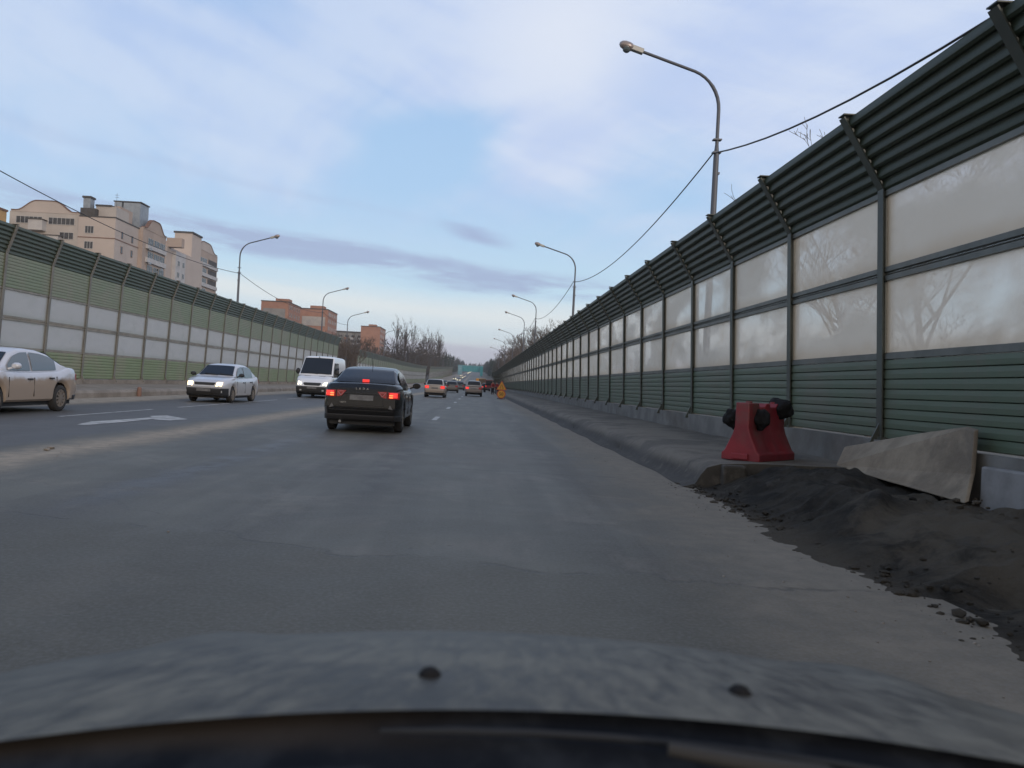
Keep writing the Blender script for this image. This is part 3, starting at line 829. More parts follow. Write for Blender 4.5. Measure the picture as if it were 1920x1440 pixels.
gable(B1, '-y', 165.6, xa0 + .3, xa1 - .2, 33.4, 35.6, M['beige_wall'], .8)
MB().box(xa1 + .1, xb1 + .1, 164.9, 176.6, 32.6, 32.85).build('roof', M['roof_dark'], B1)
# glazed balconies of the left wing
zs = [30.7 - 3.05 * k for k in range(6)]
xw = [xa0 + (xa1 - xa0) * t for t in (.28, .74)]
add_windows(B1, pr1, '-y', 165.58, xw, [zs[0]], 5.6, 1.5, 6)
for z in zs[1:]:
    add_windows(B1, pr1, '-y', 165.58, [xw[1] + 1.2], [z], 3.0, 1.5, 3)
for z, t in ((zs[0] - 2.0, .33), (zs[1] - 2.2, .56), (zs[2] - 2.2, .3)):
    box_part('balcony', M['pale_band'], B1, xa0 + (xa1 - xa0) * t, xa0 + (xa1 - xa0) * (t + .2), 163.9, 165.6, z + .4, z + 2.6)
    box_part('balcony_roof', M['roof_dark'], B1, xa0 + (xa1 - xa0) * t - .2, xa0 + (xa1 - xa0) * (t + .2) + .2, 163.7, 165.6, z + 2.6, z + 2.75)
add_windows(B1, pr1, '-y', 165, [xa1 + 2.4], [29.1, 25.8, 22.6, 19.4], 1.9, 1.6, 3)
box_part('balcony', M['pale_band'], B1, xa1 + 1.6, xa1 + 3.6, 163.8, 165, 22.0, 24.3)
box_part('balcony_roof', M['roof_dark'], B1, xa1 + 1.5, xa1 + 3.7, 163.6, 165, 24.3, 24.5)
for yv in (168.3, 173.2):
    add_windows(B1, pr1, '+x', xb1, [yv], [28.8, 25.6, 22.4, 19.2], .9, 1.5, 1, M['roof_red'])
box_part('wall', M['tan_wall'], B1, xb1 - 6, xb1 - 1, 169, 175, 32.6, 36.0)
box_part('roof_box', M['roof_dark'], B1, xa1 + .0, xa1 + 3.2, 165.5, 168, 32.6, 34.6)
box_part('roof_box', M['zinc'], B1, xa1 + .4, xa1 + 1.9, 165.8, 167.6, 34.6, 36.8)
box_part('roof_box', M['roof_dark'], B1, xa1 + .2, xa1 + 2.1, 165.6, 167.8, 36.8, 37.2)
box_part('roof_box', M['beige_grey'], B1, xa1 + 2.6, xb1 - .9, 167, 173, 32.85, 35.4)
box_part('roof_box', M['roof_dark'], B1, xa1 + 2.5, xb1 - 1.9, 166.8, 173.2, 35.4, 35.75)
am = MB(); ax = xb1 - 1.4; am.tube([(ax, 168, 32.8), (ax, 168, 38.6)], .035, 5); am.tube([(ax - .5, 168, 38.2), (ax + .5, 168, 38.2)], .03, 4); am.tube([(ax - .4, 168, 37.7), (ax + .4, 168, 37.7)], .03, 4); am.build('antenna', M['roof_dark'], B1)
# wing along the road with ribbon balconies
xc = at(268, 410, 176).x
gable(B1, '+x', xc, 176.8, 189.4, 33.2, 35.6, M['tan_wall'], .6)
for k in range(6):
    z = 29.6 - 3.15 * k
    box_part('balcony', M['pale_band'], B1, xc, xc + .5, 178.2, 189.0, z - 1.0, z + .1)
    add_windows(B1, pr1, '+x', xc + .1, [180.6, 184.0, 187.2], [z + .1], 2.9, 1.5, 3)
# roof plant room, blue-grey
box_part('roof_box', M['zinc'], B1, xc - 5.5, xc - 1.6, 178, 182.5, 33, 38.8)
box_part('roof_box', M['zinc'], B1, xc - 7.6, xc - 5.9, 178, 181, 33, 38.9)
box_part('roof_box', M['roof_dark'], B1, xc - 7.8, xc - 1.4, 177.9, 182.7, 38.9, 39.15)
box_part('roof_box', M['beige_grey'], B1, xc - 9.6, xc - 7.2, 176.6, 178.5, 33, 36.0)
box_part('roof_box', M['roof_dark'], B1, xc - 9.8, xc - 7.0, 176.5, 178.6, 36.0, 36.4)
ac = MB()
for (yv, z) in ((178.9, 28.3), (178.9, 25.0), (185.6, 24.5), (178.9, 21.9), (186, 21.2)): ac.box(xc + .5, xc + .85, yv, yv + .8, z, z + .55)
ac.build('air_conditioners', M['zinc'], B1)
# second cream block
B2 = empty('apartment_building', (0, 0, 0)); pr2 = {}
tag(B2, 'cream apartment block with open dark corner loggias, standing directly left of the street lamp', 'building')
xd = at(313, 455, 205).x
box_part('wall', M['beige_wall'], B2, xd - 16, xd, 205, 231.9, 0, 33.6)
box_part('wall', M['pale_band'], B2, xd, xd + 1.0, 209, 216, 0, 33.0)
add_windows(B2, pr2, '+x', xd + 1.0, [211, 214.4], [29.2 - 3.1 * k for k in range(5)], 1.6, 1.4, 2)
q0 = at(328, 436, 224); q1 = at(361, 436, 224)
box_part('roof_box', M['beige_wall'], B2, q0.x, q1.x, 224, 231.5, 33.6, q0.z)
box_part('roof_box', M['roof_dark'], B2, q0.x - .3, q1.x + .3, 223.8, 231.6, q0.z, q0.z + .5)
q2 = at(313, 441, 206); box_part('roof_box', M['tan_wall'], B2, q2.x, q2.x + 4, 206, 208, 33.6, q2.z - .6)
xe = at(408, 483, 259).x
box_part('wall', M['tan_wall'], B2, xe - 16, xe, 232, 259, 0, 39.4)
gable(B2, '+x', xe, 238, 258, 39.5, 42.0, M['beige_wall'], .8)
for k in range(7):
    z = 35.3 - 3.2 * k
    box_part('balcony', M['pale_band'], B2, xe, xe + .5, 236, 258.6, z - 1.0, z + .1)
    add_windows(B2, pr2, '+x', xe + .1, [238.5, 243, 247], [z + .1], 3.6, 1.5, 3)
    if k < 3: box_part('loggia', M['roof_dark'], B2, xe - .5, xe + .12, 250.5, 258.2, z + .15, z + 1.8)
# ochre corner
B0 = empty('apartment_building', (0, 0, 0)); tag(B0, 'ochre yellow building corner at the left edge of the view', 'building')
q = at(13, 390, 160); box_part('wall', M['ochre'], B0, q.x - 16, q.x, 150, 160, 0, q.z - .8); box_part('roof', M['roof_red'], B0, q.x - 16.2, q.x + .2, 149.8, 160.2, q.z - .8, q.z - .4)
pr0 = {}; add_windows(B0, pr0, '-y', 150, [q.x - 8], [24, 20.8], 1.8, 1.5, 2)
# orange brick blocks
def brick_block(label, x0, x1, xs, y0, y1, H, rec, rooms):
    b = empty('brick_building', ((x0 + xs) / 2, y0, 0)); tag(b, label, 'building', 'orange brick apartment blocks')
    def bp(name, mat, *a): 
        o = box_part(name, mat, None, *a); o.data.transform(Matrix.Translation((-b.location.x, -b.location.y, 0))); adopt(o, b); return o
    bp('wall', M['brick'], x0, xs, y0, y1, 0, H)
    bp('parapet', M['roof_dark'], x0 - .15, xs + .15, y0 - .15, y1 + .15, H, H + .35)
    for (ra, rb, rz0, rz1, mt_) in rec: bp('loggia', M[mt_], x0 + (xs - x0) * ra, x0 + (xs - x0) * rb, y0 - .12, y0 + .1, rz0, rz1)
    for (ra, rb, h_) in rooms: bp('roof_box', M['brick'], x0 + (xs - x0) * ra, x0 + (xs - x0) * rb, y0 + 3, y0 + 8, H, H + h_)
    pr = {}
    for yv in [y0 + (y1 - y0) * t for t in (.15, .3, .5, .7, .88)]:
        for z in [H - 2.4 - 3 * k for k in range(7)]:
            add_windows(b, pr, '+x', xs - b.location.x, [yv - b.location.y], [z], 1.5, 1.5, 2)
    return b
xl, xr = at(490, 565, 300).x, at(541, 565, 300).x
g1 = brick_block('orange brick block with a wide grey loggia band, left one of the pair', xl, xr, xr, 300, 321, 29.2, [(.08, .9, 22.2, 26.6, 'grey_panel'), (.08, .9, 18.5, 22.0, 'brick_pale')], [(.45, .95, 1.6)])
xl, xr = at(563, 580, 328).x, at(615, 580, 328).x
g2 = brick_block('orange brick block with cream loggia band, right one of the pair', xl, xr, xr, 328, 350, 29.5, [(.08, .92, 22.5, 26.4, 'brick_pale')], [(.3, .8, 1.8)])
xl, xr = at(677, 612, 415).x, at(713, 612, 415).x
g3 = brick_block('separate orange brick tower with rows of white-framed windows, before the bare trees', xl, xr, xr, 415, 440, 29.2, [], [(.35, .75, 1.5)])
b = empty('panel_building', (0, 0, 0)); tag(b, 'long low grey panel block with chequered balconies between the brick blocks', 'building')
xl, xr = at(575, 612, 450).x, at(679, 628, 450).x
box_part('wall', M['grey_panel'], b, xl, xr, 450, 464, 0, 27.5)
box_part('roof', M['roof_dark'], b, xl - .3, xr + .3, 449.7, 464.3, 27.5, 28.3)
random.seed(4); pr3 = {}
for k in range(9):
    xx = xl + (xr - xl) * (k + .5) / 9
    for z in (24.4, 21.4, 18.4, 15.4):
        box_part('balcony', M['pale_band' if (k + int(z)) % 3 else 'brick'], b, xx - 1.3, xx + .9, 448.9, 450, z - .9, z + .3)
        add_windows(b, pr3, '-y', 450, [xx + .2], [z + .2], 2.2, 1.6, 2)
# teal pedestrian bridge over the road
D = 590; b = empty('footbridge', (0, 0, 0)); tag(b, 'covered teal footbridge with pale blue stair tower crossing the road far ahead', 'footbridge')
zt = at(880, 686, D).z; zb = at(880, 697, D).z; xl = at(860, 690, D).x; xr = at(905, 690, D).x
box_part('deck', M['teal'], b, xl, xr, D, D + 3.5, zb, zt)
box_part('roof', M['blue_clad'], b, xl - .3, xr + .3, D - .3, D + 3.8, zt, zt + .35)
wb = MB()
for k in range(14): 
    xx = xl + (xr - xl) * (k + .5) / 14; wb.box(xx - .08, xx + .08, D - .1, D, zb, zt)
wb.build('ribs', M['blue_clad'], b)
g0_ = ground_z(D) - .5
box_part('stair_tower', M['blue_clad'], b, xl - .4, xl + 2.6, D - 2.5, D - .31, g0_, zt - .3)
box_part('stair_tower', M['teal'], b, xr - 1.8, xr + .2, D - 2.5, D - .31, g0_, zt - .3)
tw = MB()
for k in range(5): tw.box(xl - .45, xl + 2.65, D - 2.6, D - 2.5, g0_ + 1.6 * k + 1.2, g0_ + 1.6 * k + 1.5)
tw.build('landings', M['teal'], b)
def recenter(root, loc):
    root.location = loc
    for o in KIDS.get(root.name, []): o.location = o.location - Vector(loc)
recenter(B0, (at(14, 390, 150).x - 8, 155, 0)); recenter(B1, (xa1, 170, 0)); recenter(B2, (xd - 8, 230, 0))
for o in [q for q in COL.objects if q.name == 'panel_building']: recenter(o, (at(627, 620, 450).x, 457, 0))
recenter(b, ((xl + xr) / 2, D, ground_z(D)))

# ------------------------------------------------------------------ vehicles
def lerp_tab(tab, y):
    if y <= tab[0][0]: return tab[0][1]
    for (a, va), (b_, vb) in zip(tab, tab[1:]):
        if y <= b_:
            t = (y - a) / (b_ - a) if b_ > a else 0; return va + (vb - va) * t
    return tab[-1][1]
def make_car(label, cat, kind, mat, name='car', lights='off', brakes=False, rim='rim', group=None, lower=None, glass=None):
    """local axes: y=0 rear bumper, +y forward, x across, z up"""
    if kind == 'sedan':
        L, W, H = 4.42, .875, 1.49
        top = [(0, .98), (.10, 1.075), (.55, 1.09), (1.0, .99), (2.2, .95), (3.05, .955), (3.32, .985), (3.9, .86), (4.25, .74), (L, .60)]
        roof = [(.58, 1.07), (.75, 1.17), (1.25, 1.40), (1.65, H - .02), (2.1, H), (2.45, H - .02), (2.75, 1.38), (3.30, .99)]
        rear = [(.2, .14), (.35, .05), (.55, .0), (.72, .03), (.98, .07), (1.08, .10)]; front = [(.2, .16), (.35, .04), (.5, 0), (.62, .05), (.74, .30)]
        ax = (.93, 3.56); wr = .325; sill = .27; pill = [(1.08, 2.08), (2.16, 3.02)]; greenW = .77
    elif kind == 'saloon':
        L, W, H = 4.26, .835, 1.50
        top = [(0, .96), (.08, 1.03), (.50, 1.04), (.9, .97), (2.2, .94), (2.95, .95), (3.15, .985), (3.7, .92), (4.08, .85), (4.2, .76), (L, .66)]
        roof = [(.55, 1.02), (.72, 1.20), (1.02, 1.40), (1.35, H - .02), (1.9, H), (2.25, H - .02), (2.50, 1.42), (3.12, .99)]
        rear = [(.2, .12), (.35, .05), (.55, .0), (.72, .02), (.98, .05), (1.08, .07)]; front = [(.2, .12), (.35, .03), (.5, 0), (.62, .03), (.80, .10)]
        ax = (.88, 3.36); wr = .295; sill = .24; pill = [(.98, 1.95), (2.03, 2.86)]; greenW = .765
    elif kind == 'hatch':
        L, W, H = 4.0, .84, 1.46
        top = [(0, .80), (.05, .93), (.3, .96), (1.0, .93), (2.2, .91), (2.85, .92), (3.08, .96), (3.6, .85), (3.85, .74), (L, .60)]
        roof = [(.10, .95), (.40, 1.36), (.62, H - .02), (1.3, H), (2.0, H), (2.4, H - .06), (3.05, .96)]
        rear = [(.2, .14), (.35, .03), (.55, .0), (.72, .06), (.96, .09)]; front = [(.2, .16), (.35, .04), (.5, 0), (.62, .05), (.74, .26)]
        ax = (.72, 3.2); wr = .30; sill = .22; pill = [(.95, 1.75), (1.83, 2.70)]; greenW = .75
    elif kind == 'suv':
        L, W, H = 4.4, .87, 1.56
        top = [(0, .84), (.05, .98), (.3, 1.03), (1.0, 1.0), (2.2, .98), (3.1, .99), (3.38, 1.03), (4.0, .92), (4.25, .80), (L, .62)]
        roof = [(.10, 1.02), (.32, 1.42), (.50, H - .03), (1.0, H), (2.2, H), (2.6, H - .06), (3.35, 1.03)]
        rear = [(.2, .14), (.35, .03), (.55, .0), (.8, .05), (1.0, .09)]; front = [(.2, .16), (.35, .04), (.5, 0), (.62, .05), (.78, .22)]
        ax = (.85, 3.5); wr = .34; sill = .28; pill = [(.50, 1.02), (1.12, 1.95), (2.03, 2.85)]; greenW = .78
    else:  # van
        L, W, H = 5.6, .97, 2.33
        top = [(0, 1.15), (.05, 1.22), (1.5, 1.22), (3.9, 1.20), (4.5, 1.20), (4.72, 1.22), (5.2, 1.08), (5.45, .94), (L, .72)]
        roof = [(.02, 1.2), (.05, 2.2), (.25, H - .04), (.8, H), (3.4, H), (3.80, H - .05), (4.70, 1.24)]
        rear = [(.2, .1), (.4, .0), (1.2, .0)]; front = [(.2, .14), (.35, .03), (.55, 0), (.72, .04), (.94, .20)]
        ax = (1.15, 4.65); wr = .34; sill = .30; pill = [(2.75, 3.42), (3.5, 4.3)]; greenW = .93
    root = empty(name, (0, 0, 0)); tag(root, label, cat, group)
    topf = lambda y: lerp_tab(top, y); roff = lambda y: lerp_tab(roof, y)
    def half(y):
        t = min(y, .5) / .5; a = W - .13 * (1 - t) ** 2
        t = min(L - y, .7) / .7; b_ = W - .20 * (1 - t) ** 2
        return min(a, b_)
    AR = wr + .065
    st = sorted(set([0, .03, .08, .16, .3, .45, .6] + [ax[0] + AR * q for q in (-1.02, -1, -.92, -.75, -.5, -.2, .2, .5, .75, .92, 1, 1.02)] + [ax[1] + AR * q for q in (-1.02, -1, -.92, -.75, -.5, -.2, .2, .5, .75, .92, 1, 1.02)]
             + [q * .3 for q in range(6, int(L / .3))] + [L - .4, L - .2, L - .08, L - .03, L] + [y for y, _ in top]))
    st = [y for y in st if 0 <= y <= L]
    def yfix(y, z):
        if y < .75: y = y + lerp_tab(rear, z) * (1 - y / .75) ** 1.0
        if y > L - .75: y = y - lerp_tab(front, z) * (1 - (L - y) / .75) ** 1.0
        return y
    rows = []
    for y in st:
        w = half(y); zt = topf(y); zb = sill
        for a in ax:
            if abs(y - a) < AR: zb = max(zb, wr + math.sqrt(max(0, AR * AR - (y - a) ** 2)))
        ef = min(1, min(y, L - y) / .12); zt2 = zt - (1 - ef) * .04
        P = [(w - .07, zb), (w - .015, zb + .05), (w, max(zb + .08, .52)), (w + .004, max(zb + .11, .60)), (w - .006, max(zb + .13, zt2 - .16)), (w - .035, max(zb + .15, zt2 - .05)), (w - .085, max(zb + .16, zt2 - .008)), (w * .6, zt2 + .012), (0, zt2 + .022)]
        P = [(x, min(z, zt2 + .03)) for x, z in P]
        half_r = [(x, yfix(y, z), z) for x, z in P]
        rows.append(half_r + [(-x, yy_, z) for x, yy_, z in half_r[:-1][::-1]])
    mb = MB(); mb.grid(rows)
    n = len(rows[0])
    for i, fl in ((0, 0), (len(rows) - 1, 1)):
        o_ = i * n; fs = []
        for j in range(n // 2):
            a, b_, c, d = o_ + j, o_ + j + 1, o_ + n - 2 - j, o_ + n - 1 - j
            fs.append((a, b_, c, d) if b_ != c else (a, b_, d))
        mb.f += fs
    # greenhouse shell: pillars and roof in body colour
    zb_ = lambda y: topf(y) - .02
    tum = .30 if kind != 'van' else .10
    def gsec(y):
        zr = roff(y); zb0 = min(zb_(y), zr); h = zr - zb0
        wb = min(greenW, half(y) - .06) if kind != 'van' else half(y) - .03
        return zb0, zr, wb, wb - tum * h, h
    gst = sorted(set([y for y, _ in roof] + [roof[0][0] + (roof[-1][0] - roof[0][0]) * k / 30 for k in range(31)]))
    rows = []
    for y in gst:
        zb0, zr, wb, wt, h = gsec(y); c = min(1, h / .15)
        P = [(wb, zb0), (wb - (wb - wt) * .5 + .012 * c, zb0 + h * .5), (wt + .02 * c, zr - .09 * c * min(1, h / .3)), (wt - .015 * c, zr - .035 * c), (wt - .07 * c, zr - .008 * c), (wt * .5, zr + .012 * c), (0, zr + .018 * c)]
        hr = [(x, y, z) for x, z in P]; rows.append(hr + [(-x, yy_, z) for x, yy_, z in hr[:-1][::-1]])
    mb.grid(rows)
    body = mb.build('body', M[mat], root, smooth=38)
    # glazing: sheets following the shell
    gl = M[glass or 'car_glass']
    def across(ya, yb, name, nx=8, ny=8, inset=.075, material=gl):
        rr = []
        for i in range(ny + 1):
            y = ya + (yb - ya) * i / ny; zb0, zr, wb, wt, h = gsec(y)
            w = wt - inset
            rr.append([(w * (2 * j / nx - 1), y, zr + .008 + .014 * min(1, h / .15) * (1 - (2 * j / nx - 1) ** 2)) for j in range(nx + 1)])
        nrm = Vector((0, rr[0][0][2] - rr[-1][0][2], abs(rr[-1][0][1] - rr[0][0][1]))).normalized() * .01
        nrm = Vector((0, abs(nrm.y) * (1 if ya > L / 2 else -1), nrm.z))
        rr = [[(x, y + nrm.y, z + nrm.z * .6) for x, y, z in r_] for r_ in rr]
        return MB().grid(rr).build(name, material, root, smooth=60)
    # windscreen spans the steep front piece, rear window the rear one
    ys_f = [y for y, z in roof][-3:]; ys_r = [y for y, z in roof]
    if kind == 'van':
        across(3.86, 4.64, 'windscreen', inset=.06)
        # solid rear doors with two windows
        for s in (-1, 1): MB().box(min(s * .12, s * .78), max(s * .12, s * .78), -.0, .03, 1.35, 2.0).build('rear_window', gl, root)
    else:
        across(ys_f[-2] + .02 - .30 * (ys_f[-1] - ys_f[-2]) * 0, ys_f[-1] - .06, 'windscreen')
        across(ys_r[0] + .05, ys_r[2] + .1 if kind in ('sedan', 'saloon') else ys_r[1] + .12, 'rear_window', inset=.07)
    for s in (-1, 1):
        for (ya, yb) in pill:
            rr = []; ny = 10
            for i in range(ny + 1):
                y = ya + (yb - ya) * i / ny; zb0, zr, wb, wt, h = gsec(y)
                lo = zb0 + .045 if kind != 'van' else zb0 + .02
                hi = min(zb0 + h * .86, zr - .085)
                if kind == 'van': hi = min(hi, 1.98)
                hi = max(hi, lo + .02); r_ = []
                for k in range(4):
                    z = lo + (hi - lo) * k / 3; t = (z - zb0) / max(h, .01)
                    x = wb - (wb - wt) * t + .018 + .016 * math.sin(PI * t)
                    r_.append((s * x, y, z))
                rr.append(r_)
            MB().grid(rr).build('side_window', M['side_glass'] if mat in ('silver_beige', 'silver') else gl, root, smooth=60)
        # door mirror
        ym = roof[-1][0] - .22 if kind != 'van' else 4.25; zm = topf(ym) + .09
        zm = zm if kind != 'van' else 1.42
        w0 = (half(ym) - .05); mm = MB(); hgt = .075 if kind != 'van' else .16
        mm.bar((s * w0, ym, zm - .04), (s * (w0 + .12), ym, zm), .05, .04)
        mm.lathe((s * (w0 + .17), ym - .06, zm + .03), (0, 1, 0), [(0, hgt * .9), (.03, hgt * 1.05), (.08, hgt), (.13, hgt * .55)], 12)
        for i_ in range(8, len(mm.v)): 
            x, y, z = mm.v[i_]; cx = s * (w0 + .17); mm.v[i_] = (cx + (x - cx) * (1.35 if kind != 'van' else .75), y, z)
        mm.build('door_mirror', M['black_plastic'] if kind == 'van' or mat in ('silver', 'beige_hatch', 'grey_car', 'taupe_suv') else M[mat], root, smooth=50)
    # doors: gaps and handles
    gp_ = MB(); hd = MB()
    for s in (-1, 1):
        for (ya, yb) in pill[:2]:
            for yv in ({'sedan': (1.18, 2.13, 3.10), 'saloon': (1.12, 2.0, 2.95), 'hatch': (.95, 1.78, 2.8), 'suv': (1.15, 1.98, 3.05), 'van': (2.7, 3.46, 4.45)}[kind]):
                w = half(yv) + .002
                gp_.box(min(s * (w - .02), s * (w + .003)), max(s * (w - .02), s * (w + .003)), yv - .003, yv + .003, sill + .12 if yv > ax[0] + AR else .7, topf(yv) - .13)
        for yv in ({'sedan': (1.42, 2.32), 'saloon': (1.35, 2.2), 'hatch': (1.2, 1.98), 'suv': (1.4, 2.2), 'van': (3.56, 3.3)}[kind]):
            w = half(yv); z = topf(yv) - .16
            hd.box(min(s * (w - .01), s * (w + .03)), max(s * (w - .01), s * (w + .03)), yv - .09, yv + .09, z - .015, z + .015)
    gp_.build('door_gaps', M['black_plastic'], root)
    for s, nm in ((0, 0),): hd.build('door_handles', M['black_plastic'] if mat != 'black_paint' else M['chrome'], root)
    # underside
    MB().box(-W + .16, W - .16, .25, L - .3, .17, .50).build('underbody', M['black_plastic'], root)
    # wheels
    for yv in ax:
        for s in (-1, 1):
            wd = .20; cx = s * (W - .015)
            tm = MB(); tm.lathe((cx - s * wd, yv, wr), (s, 0, 0), [(0, wr * .8), (.02, wr * .97), (.06, wr), (wd - .06, wr), (wd - .02, wr * .975), (wd, wr * .86), (wd + .004, wr * .72), (wd - .03, wr * .66)], 28)
            wh = tm.build('wheel', M['rubber'], root, 35)
            rm = MB(); rm.lathe((cx - s * .04, yv, wr), (s, 0, 0), [(0, wr * .67), (.03, wr * .67), (.032, wr * .60), (.008, wr * .55), (.006, .001)], 24)
            for k in range(7 if rim == 'rim' else 10):
                a = 2 * PI * k / (7 if rim == 'rim' else 10); dv = Vector((0, math.cos(a), math.sin(a))); c0 = Vector((cx - s * .015, yv, wr))
                rm.bar(c0 + dv * .04, c0 + dv * wr * .63, .045, .02, (1, 0, 0))
            rm.lathe((cx - s * .02, yv, wr), (s, 0, 0), [(0, .06), (.02, .055), (.024, .01)], 12)
            rm.build('rim', M[rim], wh, 30)
    def wrap(name, mt_, end, x0, ylen, z0, z1, s=0, off=.004, parent=None):
        """a sheet following the body round its corner; s=0 goes right across"""
        rr = []; nz_ = 6
        for i in range(nz_ + 1):
            z = z0 + (z1 - z0) * i / nz_; side = []
            ysn = [t for t in (0, .03, .08, .14, .2, .3, .4, .5) if t < ylen] + [ylen]
            for t in ysn:
                y = t if end == 'rear' else L - t
                side.append((half(y) + off - (.012 if z < .5 else 0) - (.02 if z < .27 else 0), yfix(y, z) + (-off if end == 'rear' else off) * max(0, 1 - t / .3), z))
            yb_ = side[0][1]
            if s: row = [(s * x0, yb_, z), (s * (x0 + side[0][0]) / 2, yb_, z)] + [(s * a, b_, c) for a, b_, c in side]
            else: row = [(-a, b_, c) for a, b_, c in side[::-1]] + [(-.3, yb_, z), (.3, yb_, z)] + side
            rr.append(row)
        o = MB().grid(rr).build(name, mt_, parent or root, smooth=50); sl = o.modifiers.new('t', 'SOLIDIFY'); sl.thickness = .006; sl.offset = 0
        return o
    # ---- rear face
    rz = lambda z: lerp_tab(rear, z)
    wre = half(0.03)
    def rpoly(poly, t, off=0.0):
        return [(x, rz(z) - t - off + abs(x / wre) ** 4 * .03, z) for x, z in poly]
    def rear_slab(name, poly, mt_, t=.012, deep=.06, bev=0):
        return MB().prism(rpoly(poly, t), (0, deep, 0)).build(name, mt_, root, bevel=bev)
    if kind in ('sedan', 'saloon'):
        wrap('rear_bumper_valance', M['black_plastic'], 'rear', 0, .4, .28, .40)
        rear_slab('number_plate', [(-.26, .72), (.26, .72), (.26, .835), (-.26, .835)], M['plate'], .018, .03)
        rear_slab('boot_trim', [(-.38, .86), (.38, .86), (.38, .875), (-.38, .875)], M['black_plastic'], .015, .03)
        gap = MB()
        for s in (-1, 1):
            P = [(s * .46, .87), (s * .47, .66), (s * .52, .61)]
            for a, b_ in zip(P, P[1:]): gap.bar((a[0], rz(a[1]) - .004, a[1]), (b_[0], rz(b_[1]) - .004, b_[1]), .012, .012)
        gap.bar((-.52, rz(.61) - .004, .61), (.52, rz(.61) - .004, .61), .012, .012)
        gap.bar((-.70, rz(.50) - .002, .50), (.70, rz(.50) - .002, .50), .01, .012)
        gap.build('boot_gap', M['black_plastic'], root)
        for s in (-1, 1):
            mo, mi, mh = (M['brake'], M['tail_clear'], M['brake_hot']) if brakes else (M['tail_red'], M['tail_clear'], M['tail_red'])
            tl = wrap('tail_lamp', M['tail_red'], 'rear', .57, .17, .775, .93, s)
            if brakes: wrap('lit_core', mo, 'rear', .61, .06, .80, .91, s, .012, tl)
            if brakes:
                for z in (.80, .845):
                    x0_, x1_ = sorted((s * .61, s * .69)); MB().box(x0_, x1_, rz(z) - .036, rz(z), z, z + .018).build('filament', mh, tl)
            P = [(s * .345, .925), (s * .44, .80), (s * .545, .785), (s * .545, .93)]
            t2 = rear_slab('inner_tail_lamp', P if s > 0 else P[::-1], M['tail_red'], .012, .05)
            if kind == 'sedan' and brakes:
                sv_ = MB()
                for a, b_ in (((.40, .905), (.50, .905)), ((.385, .895), (.455, .815)), ((.455, .815), (.53, .905))):
                    sv_.bar((s * a[0], rz(a[1]) - .02, a[1]), (s * b_[0], rz(b_[1]) - .02, b_[1]), .014, .014)
                sv_.build('lens_pattern', M['tail_clear'], t2)
        if brakes:
            zb0, zr, wb, wt, h = gsec(.70); MB().box(-.075, .075, .615, .66, zr - .015, zr + .045).build('high_brake_lamp', M['brake'], root)
    else:
        wv = wre
        zl, zh = {'hatch': (.72, .93), 'suv': (.72, .92), 'van': (.9, 1.3)}[kind]
        mo = M['brake'] if brakes else M['tail_red']
        for s in (-1, 1):
            w_in = wv - (.26 if kind != 'van' else .10)
            P = [(s * w_in, zl), (s * (wv - .01), zl), (s * (wv - .01), zh), (s * w_in, zh)]
            if brakes != 'left' or s < 0: mm_ = mo
            else: mm_ = M['tail_red']
            wrap('tail_lamp', mm_, 'rear', w_in, .16, zl, zh, s)
        zp0 = .70 if kind != 'van' else .8
        rear_slab('number_plate', [(-.26, zp0), (.26, zp0), (.26, zp0 + .11), (-.26, zp0 + .11)], M['plate'], .02, .03)
        wrap('rear_bumper_valance', M['black_plastic'], 'rear', 0, .4, .24, .40)
        if kind == 'suv':
            for s in (-1, 1):
                rb = MB(); rb.bar((s * .56, .6, H + .035), (s * .56, 2.3, H + .035), .03, .03); rb.box(s * .56 - .015, s * .56 + .015, .6, .66, H - .02, H + .03); rb.box(s * .56 - .015, s * .56 + .015, 2.24, 2.3, H - .02, H + .03); rb.build('roof_rail', M['black_plastic'], root)
    ex = MB(); ex.tube([(-.45, .0, .24), (-.45, .4, .26)], .03, 8); ex.build('exhaust_pipe', M['chrome'], root)
    # ---- front face
    fz = lambda z: L - lerp_tab(front, z)
    wfr = half(L - .03)
    def front_slab(name, poly, mt_, t=.012, deep=.06):
        P = [(x, fz(z) + t - abs(x / wfr) ** 4 * .05, z) for x, z in poly]
        return MB().prism(P, (0, -deep, 0)).build(name, mt_, root)
    if kind == 'van': hl, gr_, bp_ = [(.56, .66), (wfr + .0, .70), (wfr + .0, .90), (.62, .84)], [(-.50, .80), (-.40, .68), (.40, .68), (.50, .80), (.42, .84), (-.42, .84)], .50
    elif kind == 'saloon': hl, gr_, bp_ = [(.44, .62), (wfr - .01, .64), (wfr - .0, .78), (.47, .775)], [(-.40, .76), (-.36, .66), (.36, .66), (.40, .76)], .42
    else: hl, gr_, bp_ = [(.46, .60), (wfr - .02, .62), (wfr - .01, .735), (.50, .70)], [(-.42, .68), (-.38, .60), (.38, .60), (.42, .68)], .40
    hm = {'off': M['head_off'], 'warm': M['head_warm'], 'white': M['head_white'], 'far': M['head_far']}[lights]
    for s in (-1, 1):
        P = [(s * a, b_) for a, b_ in hl]
        front_slab('headlight', P if s > 0 else P[::-1], hm, .015, .16)
    front_slab('grille', gr_, M['black_plastic'])
    if lower == 'black':
        zz = bp_ + .13
        wrap('front_bumper', M['black_plastic'], 'front', 0, .42, .24, zz, 0, .012)
        for s in (-1, 1):
            front_slab('fog_lamp', [(s * .55, .38), (s * .68, .38), (s * .68, .46), (s * .55, .46)], M['head_off'], .04, .03)
        front_slab('lower_grille', [(-.4, .30), (.4, .30), (.4, .36), (-.4, .36)], M['rubber'], .04, .04)
    else: front_slab('lower_grille', [(-.45, .28), (.45, .28), (.42, .40), (-.42, .40)], M['black_plastic'])
